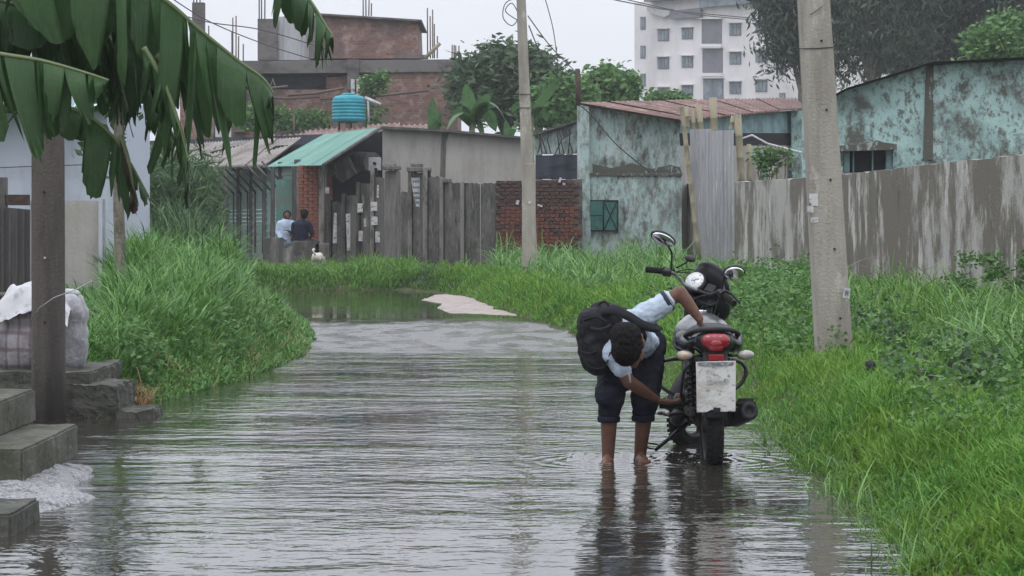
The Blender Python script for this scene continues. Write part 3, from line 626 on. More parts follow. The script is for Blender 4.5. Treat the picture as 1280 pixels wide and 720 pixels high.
# side wall going back from right front corner, under the eave
C0 = (WX(850, 62.1), 62.1); C1 = (WX(1012, 72), 72)
MB().quadbox(C0, C1, .1, WZ(182, 62), .2, z1b=WZ(182, 72)).build('side_wall', 'plaster', t)
MB().quadbox(C0, C1, WZ(166, 62), WZ(150, 62), .2, z1b=WZ(137, 72), z0b=WZ(166, 72)).build('fascia_board', 'tealtrim', t)
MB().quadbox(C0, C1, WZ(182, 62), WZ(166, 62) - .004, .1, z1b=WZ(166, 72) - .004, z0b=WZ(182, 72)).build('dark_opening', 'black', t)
for px, yy, w_ in ((940, 67, .22), (955, 68, .2), (974, 69.3, .3), (993, 70.4, .42)):
    MB().box((WX(px, yy), yy, 1.4), (w_, .25, 2.6 + .6)).build('post', 'teal' if px in (993, 955) else 'plaster', t)
b = MB().prism([W(px, py, 70) for px, py in ((990, 250), (1003, 250), (1004, 138), (989, 138))], (0, .3, 0)); b.build('corner_pillar', 'teal2', t)
# roof sheets
A_, B_, C_, D_ = W(719, 130, 62 - .3), W(850, 151, 61.2), W(1006, 135.5, 70.5), W(930, 125, 82)
A_ = W(719, 129, 61.8); D_ = W(993, 122.5, 82)
nr = 9
for i in range(nr):
    u0, u1 = i / nr, (i + 1.04) / nr
    off = Vector((0, 0, .012 * (i % 2)))
    corrugated(B_.lerp(C_, u0) + off, B_.lerp(C_, u1) + off, A_.lerp(D_, u1) + off, A_.lerp(D_, u0) + off, 6, .03, nl=5).build('roof_sheet', 'rust', t)
MB().tube([W(723, 132, 61.4), W(723, 112, 61.4), W(722, 86, 61.4)], [.06, .075, .06], 7).build('roof_post', 'bandry', t)
# green metal window
wn = face([(735.5, 289), (773, 289), (773, 250), (735.5, 250)], Yt - .12, .08).build('window', 'black', t)
for a_, b_ in ((737, 753.5), (754.5, 772)):
    if a_ == 737:
        face([(a_, 287.5), (b_, 287.5), (b_, 270), (a_, 270)], Yt - .17, .04).build('shutter', 'greendoor', wn)
        face([(a_, 269), (b_, 269), (b_, 251.5), (a_, 251.5)], Yt - .17, .04).build('shutter', 'greendoor', wn)
    else: face([(a_, 287.5), (b_, 287.5), (b_, 251.5), (a_, 251.5)], Yt - .19, .04).build('shutter', 'greendoor', wn)
b = MB(); Yb_ = Yt - .21
b.tube([W(755, 287, Yb_), W(771, 252, Yb_)], .012, 5); b.tube([W(771, 287, Yb_), W(755, 252, Yb_)], .012, 5)
for pp in (((754.5, 288), (754.5, 251)), ((772, 288), (772, 251)), ((754, 251), (772, 251)), ((754, 288), (772, 288))): b.tube([W(*pp[0], Yb_), W(*pp[1], Yb_)], .014, 5)
b.build('shutter_brace', 'black', wn)
# left lean-to of the same house
t = thing('lean_to', 'low lean-to with pale gable and dark blue tin front behind the brick wall', 'shed', (WX(695, 64), 64.5, .3))
MB().prism([W(px, py, 64.6) for px, py in ((668, 193), (722, 192), (722, 152), (668, 168))], (0, .2, 0)).build('gable_wall', 'teal', t)
MB().prism([W(px, py, 64.4) for px, py in ((666, 170), (722, 152), (722, 149.5), (666, 167))], (0, .6, 0)).build('roof_edge', 'tindark', t)
corrugated(W(669, 224, 63.8), W(724, 224, 63.8), W(724, 193, 63.8), W(669, 194.5, 63.8), 3, .015).build('tin_front', 'navy', t)
MB().prism([W(px, py, 64) for px, py in ((668, 330), (724, 330), (724, 224.5), (668, 224.5))], (0, .2, 0)).build('back_wall', 'plaster', t)
for i in range(9):
    x0 = 672 + i * 5.5; MB().tube([W(x0, 192, 64.4), W(x0 + random.uniform(-6, 10), 175, 64.4), W(x0 + random.uniform(-12, 14), 158 + random.uniform(0, 8), 64.45)], .014, 4).build('dry_vine', 'bandry', t)

# ------------------------------------------------------------------ brick wall with real bricks
Yk = 61.0
t = thing('brick_wall', 'sooty red brick garden wall behind the slim pole', 'wall', (WX(672, Yk), Yk, .2))
kb = MB().prism([W(px, py, Yk) for px, py in ((618, 352), (728, 352), (728, 224), (700, 224.5), (640, 227), (618, 229))], (0, .22, 0)); kb.build('mortar_core', 'mortar', t)
bh, bl = .088, .235; me_l = []
for k, mm in enumerate(('brick', 'brickold', 'brickold')):
    me = MB().box((0, 0, 0), (bl - .012, .06, bh - .013)).mesh('brick'); me.materials.append(M[mm]); me_l.append(me)
zt, zb = WZ(225.5, Yk), .38; x0, x1 = WX(619, Yk), WX(727, Yk); row = 0; z = zt - bh / 2; cnt = 0
while z > zb and cnt < 290:
    x = x0 + (bl if row % 2 else bl / 2) + random.uniform(-.02, .02)
    while x < x1 - bl * .3 and cnt < 290:
        fr = (zt - z) / (zt - zb); red = 0.32 < fr < .78 and mnoise.noise(Vector((x * 1.3, 0, z * 2))) > -.28
        inst('brick', me_l[0] if (red and random.random() < .8) else me_l[1], t, (x, Yk - .012 + random.uniform(-.009, .006), z + random.uniform(-.003, .003)), (0, random.uniform(-.015, .015), random.uniform(-.03, .03)), (random.uniform(.93, 1), 1, random.uniform(.92, 1)))
        x += bl; cnt += 1
    z -= bh; row += 1
for px, py, w_, h_ in ((647, 253, .07, .1), (700, 225, .05, .12), (705, 230, .06, .05), (675, 257, .12, .04)):
    MB().box(W(px, py, Yk - .06), (w_, .01, h_), (0, .3, 0)).build('paper_scrap', 'plasticw', t)

# ------------------------------------------------------------------ slab fence
t = thing('slab_fence', 'old fence of upright concrete slabs and posts with torn posters', 'fence', (WX(520, 57), 57, .2))
def fy(px): return np.interp(px, [405, 620], [63.5, 55.5])
slabs = [(414, 428, 252, 'slab'), (431, 446, 244, 'slab'), (449, 464, 229, 'slab'), (467, 480, 222, 'slab'), (481, 500, 213, 'walldark'), (501, 511, 240, 'slab'),
         (514, 522, 215, 'slab'), (522, 531, 216, 'slab'), (533, 550, 221, 'slab'), (554, 576, 228, 'slab'), (580, 600, 228, 'slab'), (601, 619, 229, 'slab')]
for i, (a_, b_, ty, mm) in enumerate(slabs):
    Ya, Yb = fy(a_), fy(b_); zt_a, zt_b = WZ(ty + random.uniform(-1, 1), Ya), WZ(ty + random.uniform(-1, 1), Yb); th = .1 if mm == 'slab' else .28
    vs = []; a2 = Vector((WX(a_, Ya), Ya)); b2 = Vector((WX(b_, Yb), Yb)); N = 8
    for j in range(N + 1):
        p = a2.lerp(b2, j / N); zt_ = zt_a + (zt_b - zt_a) * j / N + random.uniform(-.02, .02) - (.03 if j in (0, N) else 0)
        vs += [(p.x, p.y, .1), (p.x, p.y, zt_), (p.x, p.y + th, zt_), (p.x, p.y + th, .1)]
    fs = [(q * 4 + r_, (q + 1) * 4 + r_, (q + 1) * 4 + r_ + 1, q * 4 + r_ + 1) for q in range(N) for r_ in range(3)] + [(3, 2, 1, 0), (N * 4, N * 4 + 1, N * 4 + 2, N * 4 + 3)]
    MB().add(vs, fs).build('slab', mm, t)
for px, ty, w_ in ((412, 246, .07), (429.5, 242, .09), (447.5, 228, .09), (465.5, 206, .1), (512.5, 208, .1), (531.5, 209, .11), (552, 222, .09), (578, 227, .09), (551, 221, .05)):
    Y = fy(px) - .1; x = WX(px, Y); MB().box((x, Y, (WZ(ty, Y) + .1) / 2), (w_, .12, WZ(ty, Y) - .1)).build('fence_post', 'slab' if px < 450 else 'slabedge', t, bevel=.012)
    MB().box((x + w_ * .8, Y + .03, (WZ(ty, Y)) / 2), (w_ * .7, .05, WZ(ty, Y) - .15)).build('post_groove', 'black', t)
MB().box(W(490, 210, fy(490) - .02), (.42, .5, .1)).build('pillar_cap', 'walldark', t, bevel=.02)
MB().box(W(489, 207, fy(490) - .02), (.26, .3, .08)).build('pillar_cap', 'walldark', t, bevel=.02)
MB().box(W(524, 212, fy(524) + .02), (.56, .4, .11)).build('pillar_cap', 'walldark', t, bevel=.02)
MB().box(W(521, 207, fy(524) + .02), (.3, .3, .09)).build('pillar_cap', 'walldark', t, bevel=.02)
MB().box(W(559, 226, fy(559) + .02), (.2, .2, .09)).build('pillar_cap', 'walldark', t, bevel=.02)
for px, py, w_, h_ in ((420, 285, .13, .75), (437, 290, .16, .9), (452.5, 260, .22, .22), (452.5, 295, .17, .25), (470.5, 258, .27, .22), (471, 276, .27, .2), (474, 296, .19, .26), (472.5, 239, .05, .3), (457, 278, .09, .2), (409, 238, .1, .15)):
    Y = fy(px) - .025 - (.4 if px == 409 else 0); MB().box(W(px, py, Y), (w_, .01, h_), (0, random.uniform(-.05, .05), R(-27 if px > 410 else 0) * .4)).build('torn_poster', 'paper', t)
Y = fy(520) - .17; pb = MB(); rows = 6
pb.prism([W(px, py, Y) for px, py in ((514, 222), (525, 222), (526, 259), (520, 258), (516, 240))], (0, .008, 0)); pb.build('hanging_banner', 'plasticw', t)
for i, py in enumerate((227, 234, 241, 247, 253)):
    for j in range(3):
        a_ = 515.5 + i * .55 + j * (3.1 - i * .25); MB().box(W(a_ + 1.1, py, Y - .006), (.036 + .012 * ((i + j) % 2), .004, .05)).build('banner_lettering', 'platedark', t)

# ------------------------------------------------------------------ concrete shop building, awnings
Yc = 66.0
t = thing('grey_shop', 'low grey plastered building with flat roof behind the slab fence', 'building', (WX(570, Yc), Yc, .2))
MB().prism([W(px, py, Yc) for px, py in ((478, 345), (657, 345), (655, 173), (560, 164), (478, 160))], (0, 5, 0)).build('wall', 'plaster', t)
MB().prism([W(px, py, Yc - .3) for px, py in ((476, 161), (560, 165), (662, 174.5), (662, 171.5), (560, 162), (476, 157.5))], (0, 5.4, 0)).build('roof', 'tindark', t)
MB().prism([W(px, py, Yc - .02) for px, py in ((549, 232), (556, 232), (557, 200), (558, 178), (561, 166), (553, 165), (551, 185), (550, 210))], (0, .03, 0)).build('stain', 'walldark', t)
MB().prism([W(px, py, Yc - .1) for px, py in ((655, 224), (667, 224), (667, 206), (655, 206))], (0, .3, 0)).build('end_block', 'whitewall', t)
t = thing('shop_row', 'row of shops with green roller shutters under a weathered tin awning', 'shop', (WX(330, 72), 72, .1))
# facade runs away from the road bend
FA, FB = Vector((WX(284, 80), 80)), Vector((WX(372, 66), 66)); fd = (FB - FA).normalized(); fn = Vector((fd.y, -fd.x))
if fn.x > 0: fn = -fn
nsh = 5
zt = 2.95
for i in range(nsh):
    a_ = FA.lerp(FB, i / nsh + .012); b_ = FA.lerp(FB, (i + 1) / nsh - .012)
    sb = MB(); rows = 26; hh = (zt - .1) / rows
    for r_ in range(rows):
        sb.quadbox(a_ + fn * (.02 * (r_ % 2)), b_ + fn * (.02 * (r_ % 2)), .1 + r_ * hh, .1 + (r_ + 1) * hh - .008, .05)
    sb.build('roller_shutter', 'greenshut', t)
for i in range(nsh + 1):
    p = FA.lerp(FB, i / nsh); MB().box((p.x, p.y, 1.5), (.16, .16, 3.0)).build('shop_post', 'slabedge' if i in (0,) else 'tindark', t)
for i in range(9):
    p = FA.lerp(FB, (i + .2) / 9); q = p + fn * .75
    MB().tube([(p.x, p.y, 2.2), (q.x, q.y, 2.98)], .03, 6).build('awning_strut', 'tindark', t)
    MB().tube([(p.x + fn.x * .05, p.y + fn.y * .05, .5), (p.x + fn.x * .05, p.y + fn.y * .05, 2.25)], .025, 6).build('shutter_bar', 'tindark', t)
MB().prism([W(px, py, 81) for px, py in ((160, 335), (284, 335), (284, 205), (160, 205))], (0, .3, 0)).build('end_wall', 'walldark', t)
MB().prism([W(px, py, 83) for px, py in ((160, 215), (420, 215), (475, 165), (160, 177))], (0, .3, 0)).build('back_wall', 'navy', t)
# tin awning
e0, e1 = W(178, 210, 79), W(331, 207, 70); g0, g1 = W(178, 183, 82), W(378, 172, 74)
nr = 7
for i in range(nr):
    u0, u1 = i / nr, (i + 1.03) / nr; off = Vector((0, 0, .015 * (i % 2)))
    corrugated(e0.lerp(e1, u0) + off, e0.lerp(e1, u1) + off, g0.lerp(g1, u1) + off, g0.lerp(g1, u0) + off, 8, .03, nl=5).build('awning_sheet', 'awntin', t)
MB().tube([e0, e1], .06, 6).build('awning_edge', 'awntin', t)
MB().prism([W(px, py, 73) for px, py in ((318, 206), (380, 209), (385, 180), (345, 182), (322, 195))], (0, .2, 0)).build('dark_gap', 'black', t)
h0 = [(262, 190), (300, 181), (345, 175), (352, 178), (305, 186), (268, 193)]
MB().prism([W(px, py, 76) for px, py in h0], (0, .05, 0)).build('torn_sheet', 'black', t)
# old rusty roofs behind
t = thing('rusty_roof_shed', 'low shed with ragged rusty tin roof under the brick building', 'shed', (WX(380, 88), 88, .2))
MB().prism([W(px, py, 88) for px, py in ((225, 240), (535, 240), (535, 185), (225, 185))], (0, 3, 0)).build('wall', 'navy', t)
for i in range(8):
    xa, xb = 225 + i * 39, 225 + (i + 1) * 39 + 2; yy = lambda x: np.interp(x, [225, 300, 350, 480, 540], [190, 184, 172, 160, 158])
    corrugated(W(xa, yy(xa) + 8, 86), W(xb, yy(xb) + 8, 86), W(xb, yy(xb) - 6 + (3 if i % 2 else 0), 91), W(xa, yy(xa) - 6 + (3 if i % 2 else 0), 91), 6, .03).build('roof_sheet', 'rust', t)
MB().tube([W(268, 182, 86), W(268, 140, 86)], .03, 6).build('pipe', 'tindark', t); MB().tube([W(368, 176, 86), W(367, 142, 86)], .035, 6).build('pipe', 'rebar', t)
# green awning stall with brick pier
t = thing('green_awning_stall', 'roadside stall with sea-green tin roof and brick pier', 'stall', (WX(400, 64), 64, .1))
L1, L2 = W(333, 208.5, 70), W(404, 206.5, 61); U1, U2 = W(405, 168, 72), W(477, 159, 63)
nr = 5
for i in range(nr):
    u0, u1 = i / nr, (i + 1.03) / nr; off = Vector((0, 0, .004 * (i % 2)))
    corrugated(L1.lerp(L2, u0) + off, L1.lerp(L2, u1) + off, U1.lerp(U2, u1) + off, U1.lerp(U2, u0) + off, 4, .008, nl=4).build('roof_sheet', 'greentin', t)
MB().tube([L2, U2], .045, 6).build('verge', 'tindark', t)
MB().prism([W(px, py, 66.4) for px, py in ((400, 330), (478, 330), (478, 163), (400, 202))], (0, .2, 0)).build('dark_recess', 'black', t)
pr = MB().box((WX(385.5, 64), 64.12, 1.4), (.5, .2, 2.8)).build('pier_core', 'mortar', t)
me = MB().box((0, 0, 0), (.225, .05, .068)).mesh('brick'); me.materials.append(M['brick2'])
z = .15; row = 0
while z < 2.78:
    for k in range(2 if row % 2 == 0 else 3):
        if row % 2 == 0: x = -.125 + k * .25; sc = 1
        else: x = (-.19, 0, .19)[k]; sc = (.55, 1, .55)[k]
        inst('brick', me, t, (WX(385.5, 64) + x, 64 + random.uniform(-.006, .004), z), (0, random.uniform(-.01, .01), 0), (sc * .98, 1, random.uniform(.93, 1)))
    z += .082; row += 1
for px, Y, w_, ty, mm in ((341, 67, .09, 209, 'tindark'), (369, 65, .16, 208, 'tindark'), (372.5, 64.5, .06, 208, 'slabedge'), (402, 63, .14, 206, 'slabedge'), (406, 63.4, .1, 206, 'walldark')):
    MB().box((WX(px, Y), Y, WZ(ty, Y) / 2), (w_, .14, WZ(ty, Y))).build('post', mm, t)
MB().box((WX(411.5, 65), 65, 1.3), (.16, .1, 2.6)).build('side_wall', 'brick2', t)
MB().tube([W(405, 210, 65.5), W(425, 210, 65.3), W(448, 203, 64.5), W(466, 203, 63.8)], [.22, .2, .28, .26], 10).build('duct', 'walldark', t)
MB().prism([W(px, py, 63.4) for px, py in ((418, 204), (436, 196), (446, 216), (428, 229), (420, 222))], (0, .3, 0)).build('tarpaulin', 'walldark', t)
MB().tube([W(433, 196, 63.2), W(439, 208, 63.2), W(446, 217, 63.2)], .02, 5).build('pale_pole', 'slabedge', t)
fb = MB().box(W(468.5, 205, 63), (.3, .3, .32)).build('fan_box', 'tin', t, bevel=.015)
MB().lathe([(.05, 0), (.05, .02)], 14, Matrix.Translation(W(468.5, 205, 63) + Vector((0, -.155, 0))) @ Matrix.Rotation(R(90), 4, 'X')).build('fan_hole', 'black', fb)
MB().box((WX(357, 66.8), 66.8, 1.25), (.5, .04, 2.5)).build('green_door', 'greenshut', t)
# low wall
t = thing('low_wall', 'low mouldy concrete wall where two people rest on the far bank', 'wall', (WX(380, 60), 60, .1))
MB().box((WX(341, 60), 60, .55), (.4, .14, WZ(297, 60) * 2 - 1.1)).build('wall_panel', 'walldark', t, bevel=.015)
MB().box((WX(352, 60), 59.96, .52), (.09, .16, 1.0)).build('wall_post', 'tindark', t)
MB().box((WX(383, 60), 60, .5), (.62, .14, WZ(301, 60) * 2 - 1.0)).build('wall_panel', 'slab', t, bevel=.015)
MB().box((WX(403, 60), 60, .5), (.34, .14, WZ(304, 60) * 2 - 1.0)).build('wall_panel', 'walldark', t, bevel=.015)

# ------------------------------------------------------------------ brick apartment building under construction
YB = 112.0
def brickmat():
    m = bpy.data.materials.new('far_brickwork'); m.use_nodes = True; nt = m.node_tree; L = nt.links.new; b = nt.nodes['Principled BSDF']
    tc = _n(nt, 'ShaderNodeTexCoord'); mp = _n(nt, 'ShaderNodeMapping'); mp.inputs['Rotation'].default_value = (R(-90), 0, 0); L(tc.outputs['Object'], mp.inputs[0])
    bt = _n(nt, 'ShaderNodeTexBrick'); L(mp.outputs[0], bt.inputs['Vector'])
    bt.inputs['Color1'].default_value = (.15, .065, .05, 1); bt.inputs['Color2'].default_value = (.24, .13, .1, 1); bt.inputs['Mortar'].default_value = (.16, .13, .12, 1)
    bt.inputs['Scale'].default_value = 1; bt.inputs['Mortar Size'].default_value = .014; bt.inputs['Brick Width'].default_value = .27; bt.inputs['Row Height'].default_value = .11
    no = _n(nt, 'ShaderNodeTexNoise'); no.inputs['Scale'].default_value = 2.6; no.inputs['Detail'].default_value = 8; no.inputs['Roughness'].default_value = .7; L(tc.outputs['Object'], no.inputs['Vector'])
    mr = _n(nt, 'ShaderNodeMapRange'); L(no.outputs[0], mr.inputs[0]); mr.inputs['From Min'].default_value = .5; mr.inputs['From Max'].default_value = .66
    mx = _n(nt, 'ShaderNodeMix', data_type='RGBA'); L(mr.outputs[0], mx.inputs[0]); L(bt.outputs[0], mx.inputs['A']); mx.inputs['B'].default_value = (.3, .23, .2, 1)
    n2 = _n(nt, 'ShaderNodeTexNoise'); n2.inputs['Scale'].default_value = .5; n2.inputs['Detail'].default_value = 5; L(tc.outputs['Object'], n2.inputs['Vector'])
    m2 = _n(nt, 'ShaderNodeMapRange'); L(n2.outputs[0], m2.inputs[0]); m2.inputs['From Min'].default_value = .5; m2.inputs['From Max'].default_value = .7
    mx2 = _n(nt, 'ShaderNodeMix', data_type='RGBA'); L(m2.outputs[0], mx2.inputs[0]); L(mx.outputs['Result'], mx2.inputs['A']); mx2.inputs['B'].default_value = (.1, .075, .07, 1)
    L(mx2.outputs['Result'], b.inputs['Base Color']); b.inputs['Roughness'].default_value = .95
    bp = _n(nt, 'ShaderNodeBump'); bp.inputs['Strength'].default_value = .6; bp.inputs['Distance'].default_value = .02; L(bt.outputs['Fac'], bp.inputs['Height']); bp.invert = True; L(bp.outputs[0], b.inputs['Normal'])
    return m
M['farbrick'] = brickmat()
M['farconc'] = mat('far_concrete', (.15, .14, .135), [((.075, .07, .07), (.6, .6, 1.2), .45, .62, 6)], .95)
t = thing('brick_building', 'unfinished dark brick building with rebar rising from its roof', 'building', (WX(420, YB), YB + 4, 0))
def fb_(pts, Y, th, name, m, par=None): return MB().prism([W(px, py, Y) for px, py in pts], (0, th, 0)).build(name, m, par if par is not None else t)
fb_([(225, 260), (462, 260), (462, 112), (225, 112)], YB, 8, 'lower_wall', 'farbrick')
fb_([(462.2, 260), (572, 260), (572, 90), (462.2, 90)], YB - .3, 8.3, 'side_wall', 'farbrick')
fb_([(408, 112), (445, 112), (445, 94), (408, 97)], YB, 1, 'wall_patch', 'farbrick')
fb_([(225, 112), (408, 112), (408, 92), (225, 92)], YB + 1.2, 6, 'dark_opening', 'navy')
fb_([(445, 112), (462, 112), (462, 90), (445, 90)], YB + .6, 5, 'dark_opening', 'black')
fb_([(434, 112.5), (449, 112.5), (449, 74), (434, 74)], YB - .5, .5, 'column', 'farconc')
fb_([(300, 92), (578, 89.5), (580, 74), (300, 76)], YB - .45, 9, 'roof_slab', 'farconc')
fb_([(225, 108), (320, 108), (320, 92), (225, 92)], YB - .1, 1, 'wall_patch', 'farconc')
fb_([(404, 73), (523, 73), (521, 27), (404, 19.5)], YB + .4, 6, 'upper_wall', 'farbrick')
fb_([(400, 19.5), (404, 19), (527, 27), (527, 24.5), (400, 16.5)], YB + .1, 7, 'upper_roof', 'farconc')
fb_([(322, 75), (347, 75), (347, 23.5), (322, 23.5)], YB + .3, 5, 'upper_side_wall', 'farconc')
fb_([(386, 73), (404, 73), (404, 19.5), (386, 19)], YB + .35, 5, 'upper_side_wall', 'farconc')
fb_([(347, 75), (387, 75), (387, 19), (347, 21)], YB + .6, 4, 'tin_panel', 'tin')
fb_([(292, 165), (306, 165), (306, 118), (292, 118)], YB - .4, .5, 'column', 'farconc')
fb_([(240, 76), (255, 76), (255, 3), (240, 3)], YB, .5, 'corner_column', 'farconc')
fb_([(498, 73), (535, 73), (533, 68.5), (500, 68.5)], YB + .1, .6, 'stacked_boards', 'farconc')
rb = [(242, -4, 4), (246, -7, 4), (250, -5, 4), (324, -40, 25), (327, -40, 25), (331, -40, 25), (290, 40, 78), (291, 22, 78), (295, 20, 78), (298, 45, 78), (304, 55, 78), (261, 32, 60), (454, 0, 20), (457.5, -3, 20), (461, 0, 20), (464, 4, 20),
      (534.5, 10, 73), (538, 20, 73), (541, 12, 73), (543, 30, 73), (546.5, 45, 73), (565, 56, 74), (567.5, 56, 74), (570, 57, 74), (573.5, 57, 74)]
for px, a_, b_ in rb: MB().tube([W(px, b_, YB + .5), W(px + random.uniform(-.4, .4), a_, YB + .5)], .028, 4).build('rebar', 'rebar', t)
MB().tube([W(531, 73, YB), W(550, 54, YB)], .09, 5).build('leaning_plank', 'bamboo', t)
MB().tube([W(337, 112, YB - .5), W(341, 99, YB - .5), W(345, 112, YB - .5)], .05, 4).build('trestle', 'slabedge', t)
for ax, bx_, ay, by in ((320, 400, 121, 121), (400, 535, 124, 113), (360, 430, 119, 110), (310, 360, 109, 108)):
    MB().tube([W(ax, ay, YB - .8), W((ax + bx_) / 2, (ay + by) / 2 + 2, YB - .8), W(bx_, by, YB - .8)], .06, 4).build('hanging_cable', 'rebar', t)
MB().box(W(279, 164, YB - .5), (.7, .1, .5)).build('white_bucket', 'plasticw', t)
for px in (441, 448): MB().box(W(px, 109, YB - .6), (.16, .1, .7)).build('vent_pipe', 'paper', t)
# creepers on brick building
for lab, px0, px1, py0, py1, n in (('leafy shrub on the low roof left of the teal water tank', 305, 350, 140, 160, 1600), ('thin vines climbing the brick wall right of the teal tank', 452, 478, 92, 160, 1500),
                                   ('pale shrubs along the roof edge beside the teal water tank', 360, 415, 143, 160, 1300), ('dark creeper on the right corner of the brick building', 568, 580, 90, 135, 1200)):
    o = leafcloud('creeper', n, None, None, .22, 'leafmid' if 'dark' not in lab else 'leafdark', len(lab), centers=[tuple(W(random.uniform(px0, px1), random.uniform(py0, py1), 108)) for _ in range(22)], crad=.22)
    tag(o, lab, 'creeper')
# water tank
q = W(436, 153, 92); u = 92 / F
t = thing('water_tank', 'teal ribbed plastic water tank on the rusty roof', 'water tank', q)
pr = [(0, 0), (20.5 * u, 0), (20.5 * u, 3 * u)]
for i in range(6): z = (3 + i * 4.2) * u; pr += [(21.3 * u, z + .8 * u), (21.3 * u, z + 2.2 * u), (20.3 * u, z + 3 * u), (20.3 * u, z + 4 * u)]
pr += [(20.5 * u, 29 * u), (17 * u, 32.5 * u), (10 * u, 34 * u)]
MB().lathe(pr, 28, Matrix.Translation(q)).build('tank_body', 'tank', t)
MB().lathe([(9 * u, 0), (9 * u, 2 * u), (7 * u, 3 * u), (0, 3.2 * u)], 20, Matrix.Translation(q + Vector((0, 0, 33.6 * u)))).build('lid', 'tank', t)
MB().tube([q + Vector((20 * u, -.1, 31 * u)), q + Vector((40 * u, -.1, 22 * u))], .07, 6).build('inlet_pipe', 'plasticw', t)
MB().tube([q + Vector((24 * u, -.1, 31 * u)), q + Vector((25 * u, -.1, -3 * u))], .04, 6).build('drain_pipe', 'plasticw', t)
for dx in (-15, 0, 15): MB().box(q + Vector((dx * u, 0, -1.6)), (.18, 1, 3.2)).build('stand_leg', 'rebar', t)

# ------------------------------------------------------------------ white apartment block
t = thing('apartment_block', 'pale five-storey apartment block with square windows and a glazed stairwell', 'building', (WX(900, 270), 275, 0))
A0 = Vector((WX(793, 276), 276)); A1 = Vector((WX(1090, 250), 250)); ad = (A1 - A0)
def onf(px, py, off=0):   # point of the facade at a pixel
    x0, y0 = A0; dx, dy = ad; k = (px - 640) / F
    s_ = (k * y0 - x0) / (dx - k * dy); Y = y0 + dy * s_; p = W(px, py, Y); n = Vector((dy, -dx, 0)).normalized()
    if n.y > 0: n = -n
    return p + n * off
def fquad(a, b, c, d, off, th, name, m, par): # pixel rect a..b x c..d
    nn = onf(900, 100, 0) - onf(900, 100, 1); return MB().prism([onf(a, d, off), onf(b, d, off), onf(b, c, off), onf(a, c, off)], nn.normalized() * th).build(name, m, par)
wins = []
for cx, ys, w_, h_ in ((804, (29, 65, 100), 6.5, 16), (829.5, (44, 79, 117), 14, 14.5), (859.5, (42, 77.5, 114), 14, 14), (919.5, (37, 73, 110), 14.5, 15), (952, (34, 70.5, 107.5), 14.5, 15), (978, (87, 123), 8, 14), (984, (50,), 9, 14)):
    for y_ in ys: wins.append((cx, y_, w_, h_))
wins += [(890, 39.5, 25, 30), (891, 76, 25, 30), (892, 113, 25, 29)]
# facade with window recesses: strips between openings
NN = (onf(900, 100, 0) - onf(900, 100, 1)).normalized()
MB().prism([onf(793, 200), onf(1090, 200), onf(1090, -22), onf(818, 0), onf(793, 4)], NN * 12).build('facade', 'apart', t)
MB().prism([onf(813, 8, .5), onf(843, 11, .5), onf(843, 18, .5), onf(833, 22, .5), onf(813, 14, .5)], NN * .3).build('stained_ledge', 'paper', t)
MB().prism([onf(842, 24, .6), onf(880, 22, .6), onf(880, 10, .6), onf(842, 14, .6)], NN * .4).build('balcony_shade', 'duskpanel', t)
MB().prism([onf(880, 10, .7), onf(960, 3, .7), onf(960, -8, .7), onf(880, -4, .7)], NN * .4).build('top_glazing', 'glass', t)
MB().prism([onf(815, 3, 1.2), onf(1090, -22, 1.2), onf(1090, -25, 1.2), onf(815, 0, 1.2)], NN * 5).build('roof_edge', 'duskpanel', t)
for cx, y_, w_, h_ in wins:
    tilt = 0
    big = w_ > 20
    wf = fquad(cx - w_ / 2, cx + w_ / 2, y_ - h_ / 2, y_ + h_ / 2, .06, .1, 'window', 'duskpanel', t)
    k = 3 if (big or w_ > 10) else 2
    if not (big and y_ < 100):
        for j in range(k - 1 if big else k):
            kk = k - 1 if big else k
            a_ = cx - w_ / 2 + .8 + j * (w_ - 1.2) / kk; fquad(a_, a_ + (w_ - 1.2) / kk - .7, y_ - h_ / 2 + .9, y_ + h_ / 2 - .8, .1, .05, 'pane', 'glass', wf)
    if w_ > 10: fquad(cx - w_ / 2 - 1, cx + w_ / 2 + 1, y_ - h_ / 2 - 1.8, y_ - h_ / 2 - .6, .5, .5, 'sunshade', 'apart', t)
    if big: fquad(cx - w_ / 2 - 1, cx + w_ / 2 + 1, y_ + h_ / 2 + .8, y_ + h_ / 2 + 4, .25, .3, 'balcony', 'apart', t)

# ------------------------------------------------------------------ aqua house behind the right wall
Yq = 50.0
t = thing('aqua_house', 'aqua house with black mould and peeling paint beyond the right wall', 'house', (WX(1200, Yq), Yq + 2, .2))
MB().prism([W(px, py, Yq) for px, py in ((1044, 340), (1118.5, 340), (1118.5, 92), (1044, 116))], (0, .01, 0))
# wall pieces round the window opening
def fa(pts, Y, th, name, m, par=None): return MB().prism([W(px, py, Y) for px, py in pts], (0, th, 0)).build(name, m, par if par is not None else t)
fa([(1116, 345), (1460, 345), (1460, 60), (1278, 72), (1165, 78), (1116, 94)], Yq, .25, 'front_wall', 'teal2')
fa([(1004, 184), (1115.8, 184), (1115.8, 94), (1044, 117), (1004, 128)], Yq, .25, 'gable_wall', 'teal2')
fa([(1004, 345), (1115.8, 345), (1115.8, 216), (1004, 216)], Yq, .25, 'sill_wall', 'teal2')
fa([(1004, 215.8), (1054, 215.8), (1054, 184.2), (1004, 184.2)], Yq, .25, 'side_wall', 'teal2')
wf = fa([(1054, 215.8), (1115.8, 215.8), (1115.8, 184.2), (1054, 184.2)], Yq + .2, .1, 'window', 'black')
for px in (1066, 1090, 1107): fa([(px, 215), (px + 1.6, 215), (px + 1.6, 185), (px, 185)], Yq + .12, .05, 'window_bar', 'tealtrim', wf)
fa([(1108, 215), (1115, 215), (1115, 185), (1108, 185)], Yq + .05, .1, 'open_shutter', 'tealtrim', wf); fa([(1055, 215), (1062, 215), (1062, 185), (1055, 185)], Yq + .05, .1, 'open_shutter', 'tealtrim', wf)
